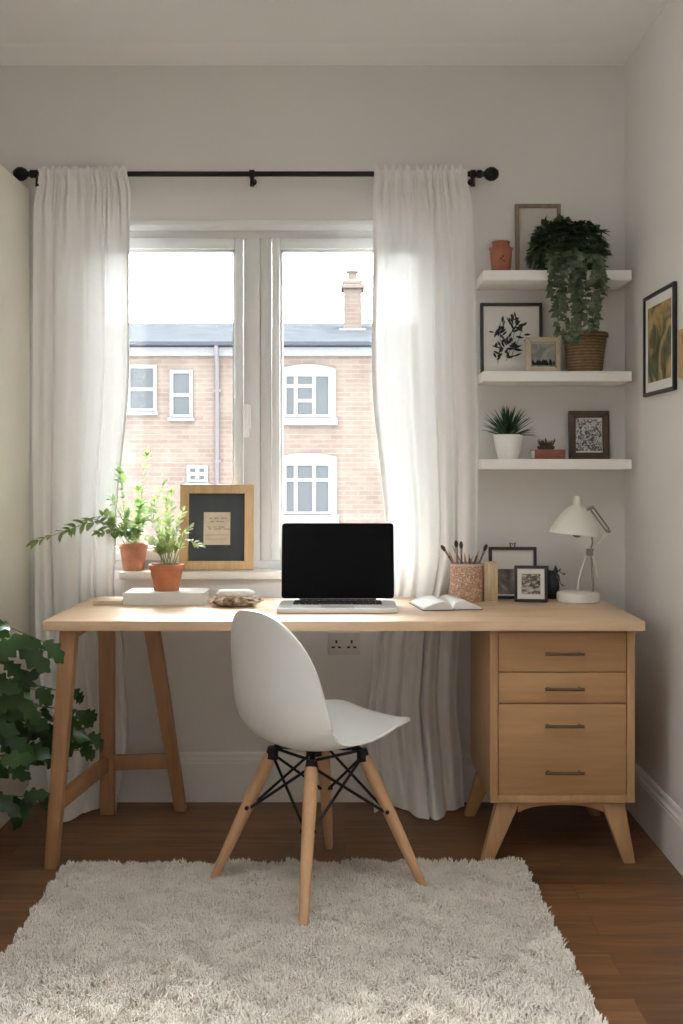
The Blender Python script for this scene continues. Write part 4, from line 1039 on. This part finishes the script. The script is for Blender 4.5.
specs = [(441, 545, 'black', 'brush', 'dark-handled paintbrush leaning furthest towards the laptop, in the pencil cup'), (448, 550, 'pink', 'pencil', 'dusty pink pencil leaning towards the laptop in the pencil cup'), (452, 545, 'tan', 'pencil', 'tan pencil standing beside the dark brush in the pencil cup'),
         (456, 540, 'pink', 'brush', 'tallest pink paintbrush standing at the cup middle'), (461, 541, 'brown', 'brush', 'brown paintbrush with thick head beside the tallest pink one'), (464, 552, 'pink', 'pencil', 'short pink pencil in the middle of the pencil cup'), (469, 553, 'brown', 'pencil', 'short brown pencil in the middle of the pencil cup'),
         (473, 556, 'tan', 'pencil', 'short tan pencil near the wooden block side of the cup'), (479, 550, 'brown', 'pencil', 'long brown pencil leaning towards the wooden block'), (487, 544, 'mauve', 'brush', 'mauve grey brush leaning furthest towards the black frames')]
def segd(a0, a1, b0, b1):
    best = 9
    for i in range(21):
        p = a0.lerp(a1, i / 20); d = b1 - b0; t = max(0, min(1, (p - b0).dot(d) / d.length_squared)); best = min(best, (p - b0 - d * t).length)
    return best
rr = random.Random(17); placed = []; lim = cr_ - .0105
for i, (px, py, col, kd, lab) in enumerate(specs):
    best = None
    for trial in range(900):
        y = CUPY + rr.uniform(-.036, .036); tip = W(px, py, y); zb = DZ + .0065; rz = DZ + ch_
        f = (rz - zb) / (tip.z - zb); ra = rr.uniform(0, 2 * PI); rq = lim * math.sqrt(rr.random())
        hit = Vector((cupx + rq * math.cos(ra), CUPY + rq * math.sin(ra), rz)); base = tip + (hit - tip) / (1 - f)
        if Vector((base.x - cupx, base.y - CUPY)).length > lim: continue
        dm = min([segd(base, tip, b, t) for b, t in placed] + [.02])
        if best is None or dm > best[0]: best = (dm, base, tip)
        if dm > .0125: break
    if best is None: continue
    _, base, tip = best; placed.append((base, tip))
    pencil('paintbrush' if kd == 'brush' else 'pencil', lab, 'brush' if kd == 'brush' else 'pencil', base, tip, .0036 if kd == 'pencil' else .0042, PC[col], cone if kd == 'pencil' else bris, kd, 'pencils and brushes in the cup')

# pale upright block
bl0, bl1 = X(483.5, -.2), X(497, -.2)
bm = B(); n = 4; wv = (bl1 - bl0) / n
for i in range(n): box(bm, bl0 + wv * i + .0004, bl0 + wv * (i + 1) - .0004, -.225, -.165, DZ, DZ + .133, .0015)
box(bm, bl0 + .002, bl1 - .002, -.222, -.168, DZ + .002, DZ + .131)
tag(obj('wooden_block', bm, wood('block_maple', (.52, .39, .23), (.66, .53, .34), 'Z', .55, 14), None, 30), 'pale grooved wooden block standing between the pencil cup and the black frames', 'block')

# dark vase with twigs
vs_ = thing('small_vase', 'small dark green two-eared vase with twigs between the black frame and the lamp', 'vase', (X(551.5, -.145), -.145, DZ))
bm = B(); lathe(bm, [(0, 0), (.018, 0), (.026, .012), (.029, .04), (.027, .065), (.018, .082), (.014, .09), (.016, .098), (.012, .098), (.010, .088), (0, .08)], 10); obj('body', bm, VASED, vs_, 30)
for sg in (-1, 1):
    bm = B(); tube(bm, [(sg * .012, 0, .088), (sg * .016, 0, .103), (sg * .013, 0, .116)], [.007, .006, .002], 8); obj('ear', bm, VASED, vs_, 40)
bm = B(); rr = random.Random(6); lb = B()
for k in range(7):
    a = (rr.uniform(-.004, .004), rr.uniform(-.004, .004), .086); e = Vector((rr.uniform(.012, .052), rr.uniform(-.02, .02), rr.uniform(.05, .088)))
    P = bez(a, (e.x * .5, e.y * .5, .112), e, 7); tube(bm, P, .0011, 5)
    for j in (3, 5, 7): leaf(lb, P[j], (rr.uniform(-.3, 1), rr.uniform(-.8, .2), rr.uniform(-.8, .5)), (0, -1, .4), .012, .006, .2, .2, 'oval', 4)
obj('twig', bm, TWIG, vs_, 40); obj('foliage', lb, leaf_mat('leaf_twig', (.04, .045, .025), (.09, .09, .05), .2), vs_, 40)

# desk lamp
LYD = -.235; lpx = X(578, LYD); lam = thing('desk_lamp', 'cream enamel desk lamp with conical shade and jointed spring arm, at the desk end', 'lamp', (lpx, LYD, DZ)); o = Vector(lam.location)
def LP(px, py, dy=0): return W(px, py, LYD + dy) - o
bm = B(); lathe(bm, [(0, 0), (.070, 0), (.073, .003), (.0735, .024), (.071, .031), (.064, .034), (.0, .036)], 48); obj('base', bm, LAMPW, lam, 40)
J = LP(589.5, 551); E = LP(608, 531); S = LP(591, 508)
bm = B(); tube(bm, spline([LP(577.5, 592), LP(579, 580), LP(583, 566), J + Vector((-.006, 0, -.008))], 6), .0042, 10); obj('arm', bm, LAMPW, lam, 40)
bm = B(); tube(bm, spline([LP(593, 592), LP(592.5, 575), J + Vector((.004, 0, -.010))], 6), .0042, 10); obj('arm', bm, LAMPG, lam, 40)
bm = B(); tube(bm, spline([J + Vector((.008, -.004, -.012)), LP(595, 566), LP(597, 577)], 6), [.0035] * 6 + [.005] * 7, 10); obj('spring', bm, LAMPW, lam, 40)
bm = B(); box(bm, J.x - .012, J.x + .012, J.y - .009, J.y + .009, J.z - .016, J.z + .008, .003); tube(bm, [J + Vector((0, -.014, 0)), J + Vector((0, .014, 0))], .008, 12)
tube(bm, [J + Vector((.013, -.012, .006)), J + Vector((-.013, -.012, .004))], .003, 8); obj('joint', bm, LAMPG, lam, 40)
bm = B()
for dy in (-.007, .007): tube(bm, [J + Vector((0, dy, 0)), E + Vector((0, dy, 0))], .0030, 8)
obj('arm', bm, LAMPW, lam, 40)
bm = B()
for dx, dy in ((-.004, -.008), (.006, .008)): tube(bm, [E + Vector((dx, dy, dx)), S + Vector((dx, dy, dx * 1.2))], .0032, 8)
tube(bm, [E + Vector((0, -.013, 0)), E + Vector((0, .013, 0))], .0065, 12); tube(bm, [S + Vector((0, -.013, 0)), S + Vector((0, .013, 0))], .0055, 12)
tube(bm, [J + Vector((.002, 0, .0)), LP(592.5, 543), LP(592, 537)], .003, 8); tube(bm, [S, S + Vector((-.026, 0, -.012))], .004, 8)
obj('arm', bm, LAMPG, lam, 40)
sc = LP(574.5, 534); Ms = Matrix.Translation(sc) @ Matrix.Rotation(math.radians(5), 4, 'Y')
bm = B(); lathe(bm, [(.0865, 0), (.086, .003), (.080, .016), (.0705, .036), (.059, .056), (.045, .076), (.031, .090), (.020, .097), (.0140, .102), (.0135, .126), (.0115, .130), (0, .131), (0, .128), (.011, .126), (.012, .1),
                     (.043, .074), (.057, .054), (.0685, .035), (.078, .015), (.0845, .001), (.0865, 0)], 48, M=None); bmesh.ops.transform(bm, matrix=Ms, verts=bm.verts); shd = obj('lamp_shade', bm, LAMPW, lam, 50)
bm = B(); lathe(bm, [(0, -.012), (.010, -.010), (.018, -.001), (.019, .010), (.014, .024), (.010, .034), (.010, .07), (0, .07)], 20, (.008, 0, 0)); bmesh.ops.transform(bm, matrix=Ms, verts=bm.verts); obj('bulb', bm, LAMPG, lam, 60)

# wall socket
so = thing('wall_socket', 'double power socket on the wall under the desk', 'socket', (X(344, 0), -.0005, Z(643.5, 0)))
bm = B(); box(bm, -.058, .058, -.010, 0, -.042, .042, .003); obj('plate', bm, SOCK, so, 40)
for sx in (-.028, .028):
    bm = B()
    for dx, dz, w_, h_ in ((0, .016, .0035, .006), (-.011, -.004, .006, .0032), (.011, -.004, .006, .0032)): box(bm, sx + dx - w_, sx + dx + w_, -.0106, -.009, dz - h_ - .008, dz + h_ - .008)
    obj('socket_hole', bm, BLACKF, so)
    bm = B(); box(bm, sx - .005 + (.016 if sx > 0 else -.016), sx + .005 + (.016 if sx > 0 else -.016), -.0135, -.009, .016, .034, .002); obj('switch', bm, SOCK, so)

# ================================================================== LIGHT AND CAMERA
SKY = 27.0
sc = bpy.context.scene
w = bpy.data.worlds.new('overcast_sky'); sc.world = w; w.use_nodes = True; nt = w.node_tree
bg = nt.nodes['Background']; bg.inputs['Color'].default_value = (.93, .965, 1.0, 1); bg.inputs['Strength'].default_value = 1.0
tc = N(nt, 'ShaderNodeTexCoord'); sx = N(nt, 'ShaderNodeSeparateXYZ'); nt.links.new(tc.outputs['Generated'], sx.inputs[0])
mr = N(nt, 'ShaderNodeMapRange'); mr.inputs['From Min'].default_value = 0; mr.inputs['From Max'].default_value = 1; mr.inputs['To Min'].default_value = SKY / 3; mr.inputs['To Max'].default_value = SKY
my = N(nt, 'ShaderNodeMapRange'); my.inputs['From Min'].default_value = -1; my.inputs['From Max'].default_value = 1; my.inputs['To Min'].default_value = 0; my.inputs['To Max'].default_value = 1
nt.links.new(sx.outputs['Y'], my.inputs['Value'])
pw_ = N(nt, 'ShaderNodeMath', operation='POWER'); pw_.inputs[1].default_value = 2; nt.links.new(my.outputs[0], pw_.inputs[0])
ad = N(nt, 'ShaderNodeMath', operation='ADD'); ad.inputs[1].default_value = .22; nt.links.new(pw_.outputs[0], ad.inputs[0])
ml = N(nt, 'ShaderNodeMath', operation='MULTIPLY'); nt.links.new(mr.outputs[0], ml.inputs[0]); nt.links.new(ad.outputs[0], ml.inputs[1])
nt.links.new(sx.outputs['Z'], mr.inputs['Value']); nt.links.new(ml.outputs[0], bg.inputs['Strength'])   # the veiled sun stands beyond the houses opposite   # overcast sky: zenith three times the horizon
l = bpy.data.lights.new('added_rooflight_portal', 'AREA'); l.shape = 'RECTANGLE'; l.size = KX1 - KX0; l.size_y = KQ1 - KQ0; l.cycles.is_portal = True  # guides sky sampling through the added rooflight
o = bpy.data.objects.new('added_rooflight_portal', l); C.objects.link(o); o.location = ((KX0 + KX1) / 2, (KQ0 + KQ1) / 2, KZ + .01)
def portal(name, x0, x1, z0, z1, y, face):
    l = bpy.data.lights.new(name, 'AREA'); l.shape = 'RECTANGLE'; l.size = x1 - x0; l.size_y = z1 - z0; l.cycles.is_portal = True
    o = bpy.data.objects.new(name, l); C.objects.link(o); o.location = ((x0 + x1) / 2, y, (z0 + z1) / 2); o.rotation_euler = (face * PI / 2, 0, 0)
portal('window_portal', WX0, WX1, WZ0, WZ1, .2, -1)
l = bpy.data.lights.new('added_side_window_portal', 'AREA'); l.shape = 'RECTANGLE'; l.size = LZ1 - LZ0; l.size_y = LW1 - LW0; l.cycles.is_portal = True  # guides sky sampling through the added side opening
o = bpy.data.objects.new('added_side_window_portal', l); C.objects.link(o); o.location = (XL - .2, (LW0 + LW1) / 2, (LZ0 + LZ1) / 2); o.rotation_euler = (0, -PI / 2, 0)
sl = bpy.data.lights.new('veiled_sun', 'SUN'); sl.energy = 3.0; sl.angle = math.radians(20); sl.color = (1, .985, .96)
so_ = bpy.data.objects.new('veiled_sun', sl); C.objects.link(so_); so_.location = (-3, 12, 14)
so_.rotation_euler = Vector((.10, -.66, -.75)).to_track_quat('-Z', 'Y').to_euler()
cam = bpy.data.cameras.new('camera'); co = bpy.data.objects.new('camera', cam); C.objects.link(co)
cam.sensor_width = 36; cam.lens = 36 * F / 1024; cam.shift_x = -(CX - 341.5) / 1024; cam.shift_y = (HY - 512) / 1024; cam.clip_start = .05
co.location = (0, -D, EYE); co.rotation_euler = (PI / 2, 0, 0); sc.camera = co
v = sc.view_settings; v.view_transform = 'Standard'; v.look = 'None'; v.gamma = 1; v.use_curve_mapping = False; v.exposure = 1.22
sc.display_settings.display_device = 'sRGB'
cy = sc.cycles; cy.max_bounces = 14; cy.diffuse_bounces = 8; cy.transparent_max_bounces = 16; cy.transmission_bounces = 8; cy.glossy_bounces = 4
cy.use_denoising = True; cy.sample_clamp_indirect = 6; cy.caustics_reflective = False; cy.caustics_refractive = False
